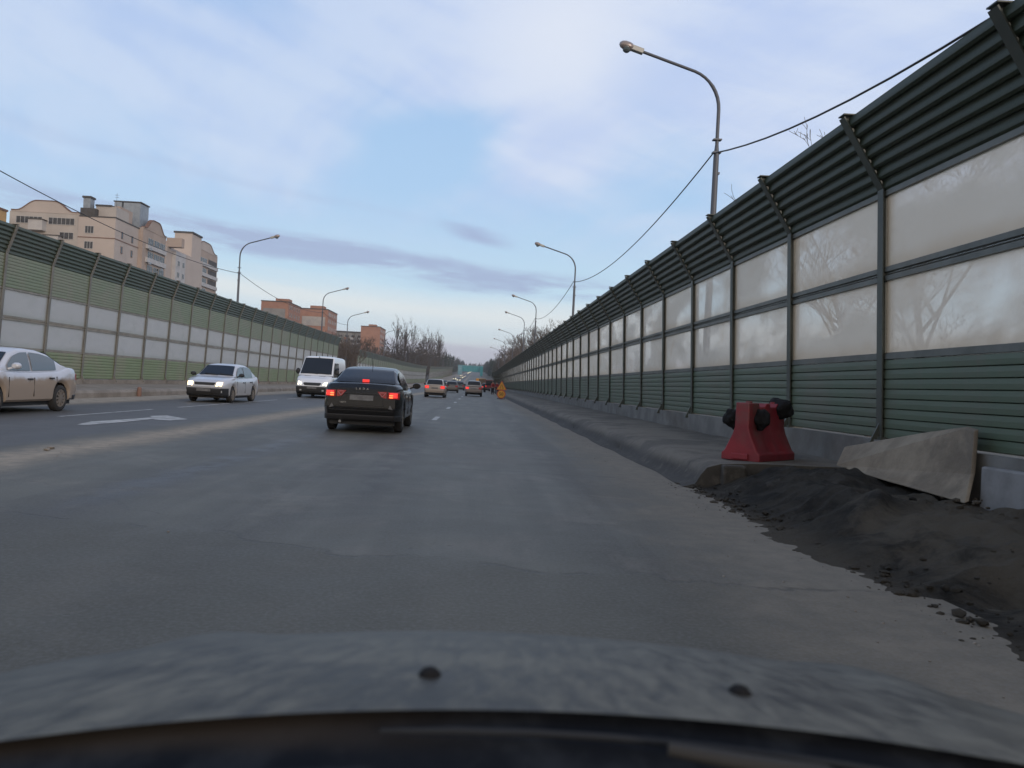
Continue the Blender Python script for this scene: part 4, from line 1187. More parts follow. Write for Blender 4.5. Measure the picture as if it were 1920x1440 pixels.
    front_slab('number_plate', [(-.26, bp_), (.26, bp_), (.26, bp_ + .115), (-.26, bp_ + .115)], M['plate'], .045, .02)
    # wipers at the base of the windscreen
    yb = roof[-1][0]; wp = MB()
    for s in (-.1, -.7):
        zb0 = roff(yb - .05) + .03; wp.bar((s, yb - .02, zb0), (s + .55, yb - .10, zb0 + .05), .02, .02)
    wp.build('wipers', M['black_plastic'], root)
    if kind == 'van':
        vt = MB()
        for s in (-1, 1): vt.box(min(s * .22, s * .58), max(s * .22, s * .58), 4.78, 4.86, topf(4.82) + .012, topf(4.82) + .022)
        vt.build('bonnet_vents', M['black_plastic'], root)
        MB().box(-.012, .012, 3.84, 3.9, roff(3.87), roff(3.87) + .12).build('aerial', M['black_plastic'], root)
    return root
def place(car, x, y, facing, yaw=0.0, roll=0):
    """facing +1: drives away (rear bumper at y). -1: comes towards us (front bumper at y)"""
    if facing > 0: car.location = (x, y, ground_z(y)); car.rotation_euler = (0, 0, R(yaw))
    else:
        car.rotation_euler = (0, 0, PI + R(yaw))
        L = car.get('_L', 4.42); car.location = (x + math.sin(R(yaw)) * 0, y + L, ground_z(y))
def text_part(s_, size, loc, parent, mat, rotz=0, spacing=1.0, ext=.004, tilt=0, name='lettering'):
    cu = bpy.data.curves.new(name, 'FONT'); cu.body = s_; cu.size = size; cu.extrude = ext; cu.align_x = 'CENTER'; cu.align_y = 'CENTER'; cu.space_character = spacing
    tmp = bpy.data.objects.new('tmp_text', cu); COL.objects.link(tmp)
    dg = bpy.context.evaluated_depsgraph_get(); dg.update()
    me = bpy.data.meshes.new_from_object(tmp.evaluated_get(dg)); bpy.data.objects.remove(tmp)
    me.materials.clear(); me.materials.append(mat)
    o = bpy.data.objects.new(name, me); COL.objects.link(o); o.location = loc; o.rotation_euler = (R(90) + tilt, 0, rotz)
    if parent: adopt(o, parent)
    return o

car = make_car('black sedan with lit brake lamps just ahead in the next lane', 'car', 'sedan', 'black_paint', brakes=True)
place(car, -2.52, 17.0, 1, .6)
text_part('LADA', .062, (0, .078 - .012, .975), car, M['chrome'], spacing=2.3, ext=.004, name='boot_lettering')
text_part('VESTA', .045, (-.40, .012, .665), car, M['chrome'], spacing=1.1, ext=.003, name='model_lettering')
an = MB(); an.tube([(.02, 1.62, 1.47), (.02, 1.42, 1.70)], [.008, .004], 5); an.build('aerial', M['black_plastic'], car)
for s in (-1, 1):
    MB().prism([(s * .60, .0, .56), (s * .70, .0, .54), (s * .64, .0, .64)] if s > 0 else [(s * .64, .0, .64), (s * .70, .0, .54), (s * .60, .0, .56)], (0, -.012, 0)).build('bumper_reflection', M['plate'], car)  # plate-grey triangles modelled in place of reflections on the bumper
car = make_car('silver sedan caked in beige road dust, cut off by the left edge', 'car', 'sedan', 'silver_beige', rim='rim_dirty')
place(car, -11.12, 15.65, -1, 0)
car = make_car('pale silver sedan with warm headlights on and black bumper, coming towards us', 'car', 'saloon', 'silver', lights='warm', rim='rim_dirty', lower='black')
place(car, -10.1, 28.8, -1, -1.5)
van = make_car('white cargo van with headlights on, half hidden by the black sedan', 'van', 'van', 'white_paint', name='van', lights='white', rim='rim_dirty', lower='black')
van['_L'] = 5.6; place(van, -8.95, 42.0, -1, 0); del van['_L']
car = make_car('dusty beige hatchback with both brake lamps lit, right beyond the black sedan', 'car', 'hatch', 'beige_hatch', brakes=True)
place(car, -3.32, 61.2, 1, 0)
car = make_car('dark grey dusty car between the beige hatchback and the estate', 'car', 'hatch', 'grey_car')
place(car, -3.2, 99, 1, 0)
car = make_car('taupe estate car with only its left tail lamp lit, by the works', 'car', 'suv', 'taupe_suv', brakes='left')
place(car, -.28, 77.2, 1, 0)
car = make_car('dark blue-grey car seen small behind the dusty grey one', 'car', 'suv', 'dark_car')
place(car, -3.0, 136, 1, 0)
car = make_car('dark estate car with lit brake lamps waiting by the road workers', 'car', 'suv', 'dark_car', brakes=True)
place(car, 1.75, 150, 1, 0)
# oncoming queue with headlights, far off
far = make_car('far oncoming car with lit headlights, head of the distant queue', 'car', 'hatch', 'dark_car', lights='far')
far['_L'] = 4.0
random.seed(12)
spots = [(-8.9, 84, 'dark car coming towards us just behind the white van', 0), (-11.0, 205, None, 1), (-8.2, 232, None, 1), (-10.9, 262, None, 1), (-8.4, 290, None, 1), (-7.9, 335, None, 1), (-10.8, 372, None, 1), (-8.2, 415, None, 1),
         (-8.0, 470, None, 1), (-10.6, 505, None, 1), (-8.3, 700, None, 1), (-8.0, 790, None, 1), (-10.3, 860, None, 1), (-8.1, 960, None, 1)]
for i, (x, y, lab, g) in enumerate(spots):
    if i == 0:
        c2 = make_car(lab, 'car', 'hatch', 'dark_car'); place(c2, x, y, -1); continue
    o = far if i == 1 else copy_tree(far)
    place(o, x, y, -1, random.uniform(-1, 1)); tag(o, 'far oncoming car with lit headlights in the distant queue under the teal footbridge', 'car', 'distant oncoming cars with lit headlights')
for o in COL.objects:
    if '_L' in o: del o['_L']
# truck with the works sign on its back
tk = empty('works_truck', (.9, 182, 0)); tag(tk, 'brown dump truck carrying a round yellow works sign, beyond the estate car', 'truck')
MB().box(-1.22, 1.22, 0, 4.6, .95, 2.5).build('load_body', M['brown_tarp'], tk, bevel=.05)
mb = MB()
for k in range(6): mb.box(-1.2 + k * .47, -1.14 + k * .47, -.04, 0, 1.0, 2.45)
mb.box(-1.24, 1.24, -.05, .02, 2.42, 2.54); mb.build('tailgate_ribs', M['brown_tarp'], tk)
MB().box(-1.15, 1.15, 4.8, 6.7, .8, 2.7).build('cab', M['ochre'], tk, bevel=.12)
MB().box(-1.0, 1.0, .1, 6.6, .55, .85).build('chassis', M['black_plastic'], tk)
for yv in (1.0, 2.3, 5.7):
    for s in (-1, 1): MB().lathe((s * .85, yv, .5), (s, 0, 0), [(0, .46), (.04, .5), (.26, .5), (.3, .42), (.28, .25)], 18).build('wheel', M['rubber'], tk, 35)
for s in (-1, 1): MB().box(s * .95 - .12, s * .95 + .12, -.04, 0.05, .78, .9).build('tail_lamp', M['tail_red'], tk)
ws = empty('works_sign', (.1, 181.3, 0)); tag(ws, 'small round yellow works sign mounted behind the brown truck', 'road sign')
MB().lathe((0, 0, 2.3), (0, -1, 0), [(0, .34), (.03, .34)], 24).build('disc', M['sign_yellow'], ws)
MB().lathe((0, -.031, 2.3), (0, -1, 0), [(0, .13), (.006, .12)], 16).build('symbol', M['sign_red'], ws)
MB().box(-.04, .04, .001, .06, 0, 2.5).build('post', M['black_plastic'], ws)

# ------------------------------------------------------------------ road works sign, workers, tractor
sg = empty('road_works_sign', (2.27, 70.5, 0)); tag(sg, 'orange triangle sign over a round 50 sign on a low stand by the lane', 'road sign')
def tri(r, z, y): return [(r * math.sin(2 * PI * k / 3), y, z + r * math.cos(2 * PI * k / 3)) for k in range(3)]
MB().prism(tri(.56, 1.10, 0), (0, .03, 0)).build('triangle_board', M['sign_red'], sg)
MB().prism(tri(.46, 1.10, -.012), (0, .008, 0)).build('triangle_face', M['sign_yellow'], sg)
nar = MB()
for s in (-1, 1):
    nar.bar((s * .13, -.018, .90), (s * .13, -.018, 1.05), .035, .008, (0, 1, 0)); nar.bar((s * .13, -.018, 1.05), (s * .05, -.018, 1.20), .035, .008, (0, 1, 0)); nar.bar((s * .05, -.018, 1.20), (s * .05, -.018, 1.32), .035, .008, (0, 1, 0))
nar.build('narrowing_symbol', M['sign_black'], sg)
MB().lathe((0, 0, .44), (0, -1, 0), [(-.03, .40), (0, .40)], 32).build('round_board', M['sign_red'], sg)
MB().lathe((0, -.004, .44), (0, -1, 0), [(0, .32), (.008, .32)], 32).build('round_face', M['sign_yellow'], sg)
text_part('50', .40, (0, -.016, .44), sg, M['sign_black'], ext=.003, name='number')
st = MB(); st.box(-.03, .03, .04, .08, 0, 1.2); st.box(-.35, .35, .0, .5, 0.0, .05); st.bar((-.3, .05, .05), (0, .06, .9), .03, .03); st.bar((.3, .05, .05), (0, .06, .9), .03, .03); st.build('stand', M['black_plastic'], sg)

def person(label, loc, rz, bend, armp, top_m, leg_m, leg_spread=.14, group=None):
    """one skinned body, clothing shells and a head with hair"""
    root = empty('person', loc, rz); tag(root, label, 'person', group)
    def skin(name, nodes, edges, mt_, parent=root, sub=2):
        me = bpy.data.meshes.new(name); me.from_pydata([n_[0] for n_ in nodes], edges, []); o = bpy.data.objects.new(name, me); COL.objects.link(o)
        sk = o.modifiers.new('skin', 'SKIN'); sk.use_smooth_shade = True
        for i, n_ in enumerate(nodes):
            me.skin_vertices[0].data[i].radius = n_[1]
        me.skin_vertices[0].data[0].use_root = True
        ss = o.modifiers.new('sub', 'SUBSURF'); ss.levels = sub; ss.render_levels = sub
        me.materials.append(mt_); adopt(o, parent); return o
    b = bend
    hip = Vector((0, 0, .93)); ch = hip + Vector((0, math.sin(b), math.cos(b))) * .42; nk = hip + Vector((0, math.sin(b), math.cos(b))) * .56; hdp = nk + Vector((0, math.sin(b * .7), math.cos(b * .7))) * .16
    N = [(hip, (.155, .11)), (hip + (ch - hip) * .5, (.145, .105)), (ch, (.165, .115)), (nk, (.06, .06)), (hdp, (.082, .10)), (hdp + Vector((0, .01, .09)), (.07, .085))]
    E = [(0, 1), (1, 2), (2, 3), (3, 4), (4, 5)]
    for s, (a1_, a2_) in zip((-1, 1), armp):
        sh = ch + Vector((s * .19, 0, .04)); eb = sh + Vector(a1_) * .28; wr_ = eb + Vector(a2_) * .25; hn = wr_ + Vector(a2_) * .09
        i = len(N); N += [(sh, (.065, .065)), (eb, (.045, .045)), (wr_, (.03, .03)), (hn, (.04, .022))]; E += [(2, i), (i, i + 1), (i + 1, i + 2), (i + 2, i + 3)]
    for s in (-1, 1):
        i = len(N); N += [(hip + Vector((s * .10, 0, -.06)), (.09, .09)), (Vector((s * leg_spread * .9, .03 * s, .50)), (.062, .065)), (Vector((s * leg_spread, -.02 + .05 * s, .09)), (.042, .045)), (Vector((s * leg_spread, .12 + .05 * s, .035)), (.045, .03))]
        E += [(0, i), (i, i + 1), (i + 1, i + 2), (i + 2, i + 3)]
    skin('body', N, E, M['skin'])
    gz = 1.16
    J = [(N[0][0] + Vector((0, 0, -.04)), (.185, .14)), (N[1][0], (.175, .13)), (N[2][0], (.19, .14)), (N[2][0].lerp(N[3][0], .7), (.075, .075))]; JE = [(0, 1), (1, 2), (2, 3)]
    for q in (6, 10):
        i = len(J); J += [(N[q][0], (.088, .088)), (N[q + 1][0], (.066, .066)), (N[q + 1][0].lerp(N[q + 2][0], .95), (.05, .05))]; JE += [(2, i), (i, i + 1), (i + 1, i + 2)]
    skin('jacket', J, JE, top_m)
    T = [(N[0][0], (.165, .125))]; TE = []
    for q in (14, 18):
        i = len(T); T += [(N[q][0], (.112, .112)), (N[q + 1][0], (.085, .085)), (N[q + 2][0] + Vector((0, 0, .0)), (.068, .068))]; TE += [(0, i), (i, i + 1), (i + 1, i + 2)]
    skin('trousers', T, TE, leg_m)
    for q in (16, 20):
        f0 = N[q][0]; bt = MB(); bt.box(f0.x - .055, f0.x + .055, f0.y - .07, f0.y + .21, 0, .10); bt.build('boot', M['rubber'], root, bevel=.025)
    hb = MB(); hb.lathe(hdp + Vector((0, -.01, .045)), (0, 0, 1), [(-.05, .096), (.0, .105), (.05, .098), (.09, .07), (.11, .02)], 14); hb.build('hat', M['sign_black'], root, 60)
    fc = MB(); fc.box(-.012, .012, hdp.y + .09, hdp.y + .125, hdp.z - .01, hdp.z + .03)
    fc.build('nose', M['skin'], root, bevel=.004)
    fe = MB()
    for s in (-1, 1): fe.box(s * .035 - .012, s * .035 + .012, hdp.y + .085, hdp.y + .104, hdp.z + .035, hdp.z + .047)
    fe.build('eyes', M['sign_black'], root)
    for s, q in ((-1, 8), (1, 12)):
        w0 = N[q][0]; dv = (N[q + 1][0] - N[q][0]).normalized(); sd = Vector((1, 0, 0)); hm_ = MB()
        for k, ln in enumerate((.075, .085, .08, .062)):
            o0 = w0 + dv * .10 + sd * (-.03 + .02 * k); hm_.tube([o0, o0 + dv * ln * .5, o0 + dv * ln + Vector((0, .012, -.012))], [.009, .008, .006], 6)
        o0 = w0 + dv * .045 - sd * s * .035; hm_.tube([o0, o0 + dv * .03 - sd * s * .022, o0 + dv * .06 - sd * s * .025], [.011, .01, .008], 6)
        hm_.build('fingers', M['skin'], root, 60)
    return root
person('road worker in dark red jacket bending forward beside the orange sign', (2.75, 99, 0), R(70), .35, (((-.2, .5, -.84), (0, .8, -.6)), ((.1, .6, -.79), (-.1, .85, -.5))), M['hivis'], M['trousers'], group='road workers')
person('road worker in dark red jacket standing upright, left of the bending one', (2.15, 104, 0), R(200), .05, (((-.25, .1, -.96), (-.05, .3, -.95)), ((.25, .25, -.93), (-.1, .7, -.7))), M['hivis'], M['trousers'], group='road workers')
person('road worker in navy overalls farther back by the red tractor', (2.9, 112, 0), R(20), .12, (((-.2, .3, -.93), (0, .6, -.8)), ((.2, .3, -.93), (0, .6, -.8))), M['trousers'], M['trousers'], group='road workers')
tr = empty('tractor', (2.0, 126, 0)); tag(tr, 'small red works tractor seen from behind by the workers', 'tractor')
mb = MB(); mb.box(-.35, .35, .9, 2.9, .7, 1.25); mb.build('bonnet', M['tractor_red'], tr, bevel=.06)
mb = MB(); mb.box(-.6, .6, 0, 1.1, .7, 1.15); mb.build('rear_body', M['tractor_red'], tr, bevel=.05)
mb = MB()
for sx_ in (-.55, .55):
    for yy_ in (.1, 1.1): mb.box(sx_ - .03, sx_ + .03, yy_ - .03, yy_ + .03, 1.1, 1.95)
mb.box(-.65, .65, 0, 1.25, 1.95, 2.03); mb.build('cab', M['tractor_red'], tr)
MB().box(-.52, .52, .12, 1.08, 1.15, 1.93).build('cab_glass', M['car_glass'], tr)
for s in (-1, 1):
    MB().lathe((s * .55, .5, .55), (s, 0, 0), [(0, .48), (.05, .55), (.26, .55), (.3, .45), (.26, .25)], 20).build('wheel', M['rubber'], tr, 35)
    MB().lathe((s * .5, 2.5, .34), (s, 0, 0), [(0, .3), (.04, .34), (.16, .34), (.2, .26), (.17, .12)], 18).build('wheel', M['rubber'], tr, 35)
    MB().box(s * .5 - .07, s * .5 + .07, -.03, .03, .95, 1.08).build('tail_lamp', M['brake'], tr)

# ------------------------------------------------------------------ red water barrier with wrapped bundles
WB = empty('water_barrier', (3.66, 10.62, .345), -R(44)); tag(WB, 'red plastic water-filled barrier standing on the broken end of the walkway', 'barrier')
# section across x, length along y
sec = [(-.275, 0), (-.275, .10), (-.245, .13), (-.135, .36), (-.105, .46), (-.10, .80), (.10, .80), (.105, .46), (.135, .36), (.245, .13), (.275, .10), (.275, 0)]
rows = []
for y, sc in ((0, .93), (.02, .98), (.06, 1), (.3, 1), (.34, .93), (.52, .93), (.56, 1), (.66, 1), (.70, .93), (.88, .93), (.92, 1), (1.14, 1), (1.18, .98), (1.2, .93)):
    rows.append([(x * (sc if z > .12 else 1), y, z * (1 if sc > .95 else .998) - (.05 if .31 < y < .9 and z > .75 and sc < .95 else 0)) for x, z in sec])
mb = MB().grid(rows); n = len(sec); mb.f += [tuple(range(n)), tuple((len(rows) - 1) * n + k for k in range(n))[::-1]]
mb.f += [(i * n, (i + 1) * n, (i + 1) * n + n - 1, i * n + n - 1) for i in range(len(rows) - 1)]
mb.build('shell', M['red_plastic'], WB, smooth=40, bevel=.012)
mb = MB(); mb.lathe((0, .2, .79), (0, 0, 1), [(0, .045), (.03, .045), (.035, .03)], 12); mb.lathe((0, 1.0, .79), (0, 0, 1), [(0, .045), (.03, .045), (.035, .03)], 12); mb.build('filler_cap', M['red_plastic'], WB)
mb = MB(); mb.box(-.12, .12, -.03, .0, .02, .10); mb.build('coupling', M['red_plastic'], WB, bevel=.01)
def bundle(label, c, r, sc, seed):
    random.seed(seed); bm = bmesh.new(); bmesh.ops.create_icosphere(bm, subdivisions=4, radius=1)
    for w_ in bm.verts:
        d = w_.co.normalized(); k = 1 + .28 * mn.noise(d * 1.6 + Vector((seed, 0, 0))) + .16 * abs(mn.noise(d * 4 + Vector((0, seed, 0))))
        w_.co = Vector((d.x * sc[0], d.y * sc[1], d.z * sc[2])) * r * k
        if w_.co.z < -.6 * r: w_.co.x *= .8
    me = bpy.data.meshes.new('black_bundle'); bm.to_mesh(me); bm.free(); me.shade_smooth(); me.materials.append(M['black_bag'])
    o = bpy.data.objects.new('black_bundle', me); COL.objects.link(o); o.location = c; tag(o, label, 'bundle', 'black wrapped bundles on the red barrier'); return o
def wbp(x, y, z):
    a = -R(44); return (3.66 + x * math.cos(a) - y * math.sin(a), 10.62 + x * math.sin(a) + y * math.cos(a), .345 + z)
bundle('black wrapped bundle hanging off the left side of the red barrier', wbp(-.19, .12, .57), .12, (1.0, 1.0, 1.15), 2)
bundle('black wrapped bundle hung on the middle of the red barrier side facing us', wbp(.15, .28, .58), .12, (.9, 1.1, 1.15), 5)
bundle('black wrapped bundle draped over the right end of the red barrier', wbp(.05, 1.12, .72), .165, (1.05, 1.3, 1.0), 9)
# stained slab leaning on the plinth
LB = MB()
P = [Vector((4.90, 10.45, .36)), Vector((4.86, 9.2, .32)), Vector((4.96, 7.78, .26)), Vector((5.10, 7.93, .55)), Vector((5.19, 8.04, .99)), Vector((5.21, 8.25, 1.01)), Vector((5.20, 9.0, .90)), Vector((5.17, 10.0, .73)), Vector((5.14, 10.35, .66)), Vector((5.12, 10.7, .60))]
LB.prism(P, (.05, .0, 0.02)); o = LB.build('stone_slab', M['board'], bevel=.012); tag(o, 'stained beige slab leaning on the foot of the green barrier', 'slab')
# exposed pale footing right of the slab
o = MB().box(5.16, 5.29, 2.0, 7.86, .05, .64).build('concrete_footing', M['plinth_pale'], bevel=.02); tag(o, 'pale grey concrete footing block at the right edge, right of the leaning slab', 'concrete block')
o = MB().box(3.25, 3.55, 10.0, 10.16, .02, .325).build('broken_kerbstone', M['walk'], bevel=.03); tag(o, 'broken kerbstone end below the red barrier', 'kerbstone')
q = on(258, 745, .31); 
mb = MB(); mb.lathe((0, 0, 0), (0, 0, 1), [(0, .085), (.05, .09), (.30, .085), (.36, .07), (.38, .03)], 14); o = mb.build('bollard', M['roof_red'], None, 50); o.location = (-13.32, 30.6, .03); tag(o, 'short rusty brown stub post against the far kerb', 'bollard')

# ------------------------------------------------------------------ our own car: bonnet, nozzles, scuttle, wipers
OC = empty('own_car', (.1, 1.0, 0)); tag(OC, 'dirty dark grey bonnet of the car we sit in, with two washer nozzles and wipers', 'car')
def hoodz(x, y):
    t = y - .71; h = .30 - .0194 * t + .3834 * t * t; h += .16 * (x - .1) ** 2 * (1 if t < 1 else 1)
    h += .35 * max(0, abs(x - .1) - .62) ** 2
    # shallow pressings
    h -= .012 * math.exp(-((abs(x - .1) - .46) / .06) ** 2) * max(0, min(1, (y - .7) / .3))
    return CZ - h
def edge_y(x): return .718 + .03 * (x - .05) - .04 * (x - .1) ** 2
rows = []
for i in range(46):
    r_ = []
    for j in range(61):
        x = .1 + (-.80 + 1.6 * j / 60); y0_ = edge_y(x); y = y0_ + (1.85 - .25 * ((x - .1) / .8) ** 2 - y0_) * i / 45
        z = hoodz(x, y)
        r_.append((x - .1, y - 1.0, z))
    rows.append(r_)
hd = MB().grid(rows).build('bonnet', M['hood'], OC, smooth=60)
for px, py in ((806, 1268), (1387, 1300)):
    dx, dy = px - 894, py - 721; u = dx * math.cos(ro) + dy * math.sin(ro); v_ = -(dx * math.sin(ro) - dy * math.cos(ro))
    y = .7
    for _ in range(200):
        if CZ - v_ * y / F < hoodz(u * y / F, y): break
        y += .005
    x = u * y / F; z = hoodz(x, y)
    mb = MB(); mb.lathe((x - .1, y - 1.0, z - .004), (0, 0, 1), [(0, .0125), (.005, .012), (.010, .008), (.012, .003)], 12); mb.v = [(a, -.0 + b_, c) for a, b_, c in mb.v]; mb.build('washer_nozzle', M['black_bag'], OC, 60)
# scuttle panel behind the bonnet edge
rows = []
for i in range(6):
    r_ = []
    for j in range(41):
        x = -.72 + 1.6 * j / 40; t = i / 5; y = edge_y(x) + .02 - t * .30; z = hoodz(x, edge_y(x)) - .006 - .02 * math.sin(t * PI) - t * .035
        r_.append((x - .1, y - 1.0, z))
    rows.append(r_)
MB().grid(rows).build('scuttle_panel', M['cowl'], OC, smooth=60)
# wiper blade and arm lying on the scuttle
def wz(x, t): return hoodz(x, edge_y(x)) - .010
mb = MB(); mb.tube([(-.07 + .68 * k / 10 - .1, edge_y(-.07 + .68 * k / 10) - .020 - .045 * (k / 10) ** 1.6 - 1.0, wz(-.07 + .68 * k / 10, 0)) for k in range(11)], [.002] + [.0035] * 9 + [.002], 6)
mb.build('wiper_blade', M['blade'], OC, 60)
mb = MB(); mb.tube([(.18 - .1, edge_y(.18) - .06 - 1.0, wz(.18, 0) + .008), (.30 - .1, edge_y(.3) - .09 - 1.0, wz(.3, 0) + .010), (.36 - .1, edge_y(.36) - .11 - 1.0, wz(.36, 0) - .01)], [.006, .010, .012], 8)
mb.build('wiper_arm', M['rubber'], OC, 60)
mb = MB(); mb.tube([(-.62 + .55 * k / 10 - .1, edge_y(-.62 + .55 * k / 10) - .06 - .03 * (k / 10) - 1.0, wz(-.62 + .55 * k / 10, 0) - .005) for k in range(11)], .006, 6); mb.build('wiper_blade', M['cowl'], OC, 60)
# top of the dashboard below the windscreen
rows = []
for i in range(8):
    r_ = []
    for j in range(31):
        x = -.72 + 1.6 * j / 30; t = i / 7; y = edge_y(x) - .235 - t * .20; z = hoodz(x, edge_y(x)) - .075 + .012 * math.sin(t * PI) - .0 * t
        r_.append((x - .1, y - 1.0, z))
    rows.append(r_)
MB().grid(rows).build('dashboard', M['dash'], OC, smooth=60)
MB().box(-.78, .78, -2.3, -.86, .285, .31).build('roof', M['hood'], OC, bevel=.01)  # unseen roof slab, added to shade the dashboard
for s in (-1, 1): MB().box(s * .80 - .03, s * .80 + .03, -2.3, -.75, -.75, -.20).build('door', M['hood'], OC, bevel=.01)

# ------------------------------------------------------------------ trees
def bare_tree(seed, H, spread, depth=5, rad=.16, twig=.008, upr=.75, nb=(3, 4), mat='twig'):
    random.seed(seed); tr_ = MB(); cr = MB()
    def br(p, d, ln, r, dep, first=False):
        n_ = 4 if not first else 7; pts = [p]; rr = [r]; q = p.copy(); dd = d.copy()
        for k in range(n_):
            dd = (dd + Vector((random.gauss(0, .10), random.gauss(0, .10), random.gauss(.03, .05) * (1 if not first else .3)))).normalized()
            q = q + dd * ln / n_; pts.append(q.copy()); rr.append(max(twig, r * (1 - .62 * (k + 1) / n_)))
        (tr_ if dep >= depth - 0 else cr).tube(pts, rr, 6 if dep >= depth else (4 if dep > 2 else 3), cap=False)
        if dep == 0: return
        m_ = random.randint(*nb) + (5 if first else 0)
        for k in range(m_):
            t = random.uniform(.35 if not first else .30, 1.0); idx = t * n_; i = min(int(idx), n_ - 1); pp = pts[i].lerp(pts[i + 1], idx - i)
            a = random.uniform(0, 2 * PI); side = Vector((math.cos(a), math.sin(a), 0))
            nd = (dd * upr + side * random.uniform(.35, .95) * spread + Vector((0, 0, .25))).normalized()
            br(pp, nd, ln * random.uniform(.42, .68) * (1 - .25 * t if first else 1), max(twig, rr[i] * .55), dep - 1)
    br(Vector((0, 0, 0)), Vector((0, 0, 1)), H * .72, rad, depth, True)
    root = empty('bare_tree', (0, 0, 0)); tr_.build('trunk', M['bark'], root, 60, fix=False); cr.build('crown', M[mat], root, 60, fix=False); return root
T_near = bare_tree(5, 10, 1.15, 5, .14, .006)
T_far1 = bare_tree(11, 16, .8, 5, .2, .022, .9, (3, 4), 'twig')
T_far2 = bare_tree(23, 15, 1.0, 5, .2, .022, .8, (3, 4), 'twig')
T_pop = bare_tree(31, 20, .34, 5, .2, .019, 1.2, (2, 4), 'twig_dark')
used = set()
def plant(T, x, y, s, rz, label, group, dz=0):
    o = T if T.name not in used else copy_tree(T); used.add(T.name)
    o.location = (x, y, ground_z(y) + dz); o.scale = (s, s, s * random.uniform(.93, 1.07)); o.rotation_euler = (0, 0, rz)
    tag(o, label, 'tree', group); return o
random.seed(77)
for x, y, s, rz, lab in ((8.7, 15.0, .69, .4, 'bare tree close behind the barrier panes, its twig tip topping the barrier near the cable'), (9.3, 11.2, .56, 2.2, 'bare tree blurred through the rightmost dusty panes'), (9.2, 17.6, .57, 4.0, 'bare tree blurred behind the panes one bay left of the rightmost'), (11.0, 21.5, .72, 5.2, 'bare tree standing farther behind the panes, left of the others')):
    plant(T_near, x, y, s, rz, lab, 'bare trees seen through the right barrier panes')
rt_ = [(10.9, 100, .62), (11.6, 128, .62), (10.9, 148, .78), (12.5, 158, .80), (11.3, 172, .82), (12.2, 184, .80), (10.8, 198, .86), (11.6, 214, .85), (12.8, 228, .9), (11.2, 242, .85), (12.2, 262, .85), (10.9, 282, .8), (13.0, 300, .9)]
labs = ['lone bare treetop beside the second street lamp on the right', 'low bare treetop between the second and third lamps on the right'] + ['bare birch in the row rising over the far end of the right barrier'] * 11
for i, (x, y, s) in enumerate(rt_): plant(T_far1 if i % 2 else T_far2, x, y, s * .98, random.uniform(0, 6), labs[i], 'bare trees over the right barrier')
for px_c, dd, n_, nm in ((755, 300, 5, 'first clump of bare poplars right of the brick tower'), (784, 335, 3, 'middle bare poplars before the forest'), (812, 365, 5, 'right-hand clump of bare poplars where the forest begins')):
    for k in range(n_):
        q = at(px_c + random.uniform(-13, 13), 640, dd + random.uniform(-12, 12))
        plant(T_pop, q.x, q.y, random.uniform(.80, .93), random.uniform(0, 6), 'bare poplar in the ' + nm, 'bare poplars on the left: ' + nm)
for px_c, dd, sc in ((596, 190, .78), (612, 205, .75), (583, 215, .8), (628, 225, .7)):
    q = at(px_c, 640, dd); plant(T_far2, q.x, q.y, sc, random.uniform(0, 6), 'bare tree in front of the right-hand block of the brick pair', 'bare trees before the brick pair')
for px_c, dd, sc in ((648, 106, .40), (655, 112, .42), (642, 103, .36), (662, 118, .42), (672, 150, .50), (688, 170, .52), (706, 190, .55), (724, 205, .58), (742, 230, .62)):
    q = at(px_c, 660, dd); plant(T_far2 if px_c % 2 else T_far1, q.x - (0 if dd < 120 else 3), q.y, sc, random.uniform(0, 6), 'low dark bare tree ' + ('in the gap between the left barrier lengths' if dd < 120 else 'between the gap and the separate brick tower'), 'low trees ' + ('in the barrier gap' if dd < 120 else 'below the brick tower'))
# massed scrub and the far forest
def crown_blob(mb, x, y, z, r, h, n_=46, sz=.5):
    for k in range(n_):
        a = random.uniform(0, 2 * PI); rr = r * math.sqrt(random.random()); zz = random.random()
        rr *= math.sqrt(max(.05, 1 - (2 * zz - 1) ** 2 * .8)); c = Vector((x + rr * math.cos(a), y + rr * math.sin(a), z + zz * h))
        d = Vector((random.gauss(0, .4), random.gauss(0, .4), random.uniform(.3, 1))).normalized() * sz * random.uniform(.7, 2.0); s_ = d.orthogonal().normalized() * sz * random.uniform(.10, .3)
        mb.add([c - s_, c + s_, c + d], [(0, 1, 2)])
def spruce(mb, x, y, z, h, r):
    n_ = 7; lv = 5
    for l in range(lv):
        z0 = z + h * (.12 + .80 * l / lv); z1 = min(z + h, z0 + h * .34); rr = r * (1 - l / lv * .88); off = random.random()
        ring = []
        for k in range(n_ * 2):
            a = 2 * PI * (k / (n_ * 2) + off); q = rr * (1 if k % 2 else .62) * random.uniform(.8, 1.15); ring.append((x + q * math.cos(a), y + q * math.sin(a), z0 - (.04 * h if k % 2 else 0)))
        mb.add(ring + [(x, y, z1)], [(k, (k + 1) % (n_ * 2), n_ * 2) for k in range(n_ * 2)])
random.seed(5)
mb = MB()
for k in range(260):
    y = random.uniform(100, 128); x = random.uniform(-34, -20.6); crown_blob(mb, x, y, 0, 1.1, random.uniform(2.6, 4.6), 46, .30)
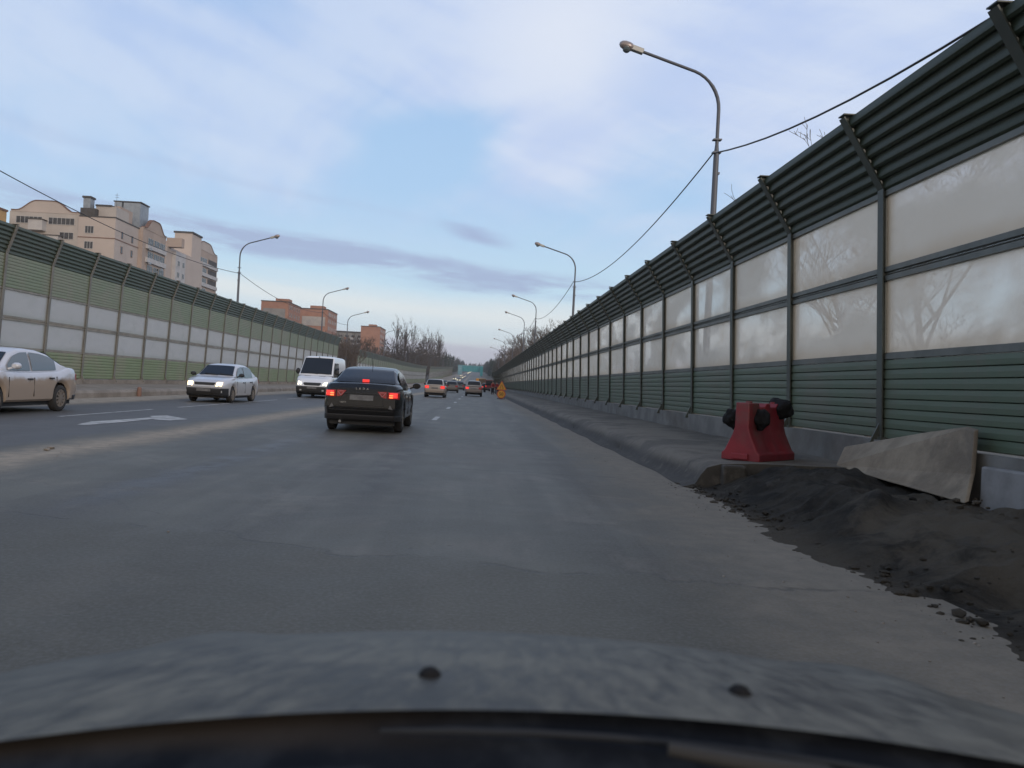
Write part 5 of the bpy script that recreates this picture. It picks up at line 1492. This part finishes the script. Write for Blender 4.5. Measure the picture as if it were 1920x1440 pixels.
for k in range(900):
    y = random.uniform(132, 300); x = random.uniform(-52, -22.5) ; crown_blob(mb, x, y, 0, 1.8, random.uniform(3.5, 7.2), 34, .45)
tag(mb.build('thicket', M['thicket'], fix=False), kind='stuff')
mb = MB(); mc = MB(); Rm_ = random.random
for k in range(950):
    y = 300 + 1000 * Rm_() ** 1.2; side = -1; x = -22.5 - 75 * Rm_() ** 1.5; z = ground_z(y); hh = random.uniform(11, 17)
    if y > 480 and Rm_() < .75: spruce(mc, x, y, z, hh + 1, random.uniform(1.8, 2.9))
    else: crown_blob(mb, x, y, z + hh * .06, 2.2, hh * .92, 90, .75)
for k in range(750):
    y = 290 + 1010 * Rm_() ** 1.2; x = 9.5 + 70 * Rm_() ** 1.5; z = ground_z(y); hh = random.uniform(9, 14.5)
    if y > 450 and Rm_() < .7: spruce(mc, x, y, z, hh + 1.5, random.uniform(1.8, 2.9))
    else: crown_blob(mb, x, y, z + hh * .06, 2.2, hh * .92, 90, .75)
for k in range(500):
    y = random.uniform(1180, 1500); x = random.uniform(-110, 110); spruce(mc, x, y, ground_z(y) - 1, random.uniform(10, 16), random.uniform(2, 3.4))
tag(mb.build('bare_forest', M['thicket'], fix=False), kind='stuff')
tag(mc.build('spruce_forest', M['conifer'], fix=False), kind='stuff')
for o in list(COL.objects):
    for k in ('used',):
        if k in o: del o[k]
# ------------------------------------------------------------------ air
hm_ = bpy.data.materials.new('haze'); hm_.use_nodes = True; nt = hm_.node_tree
for n_ in list(nt.nodes):
    if n_.type != 'OUTPUT_MATERIAL': nt.nodes.remove(n_)
pv = nt.nodes.new('ShaderNodeVolumePrincipled'); pv.inputs['Color'].default_value = (.82, .85, .92, 1); pv.inputs['Density'].default_value = .00022; pv.inputs['Anisotropy'].default_value = .1
nt.links.new(pv.outputs[0], [n_ for n_ in nt.nodes if n_.type == 'OUTPUT_MATERIAL'][0].inputs['Volume'])
o = MB().box(-2600, 2600, -200, 3400, -2, 80).build('haze', hm_); o['kind'] = 'stuff'
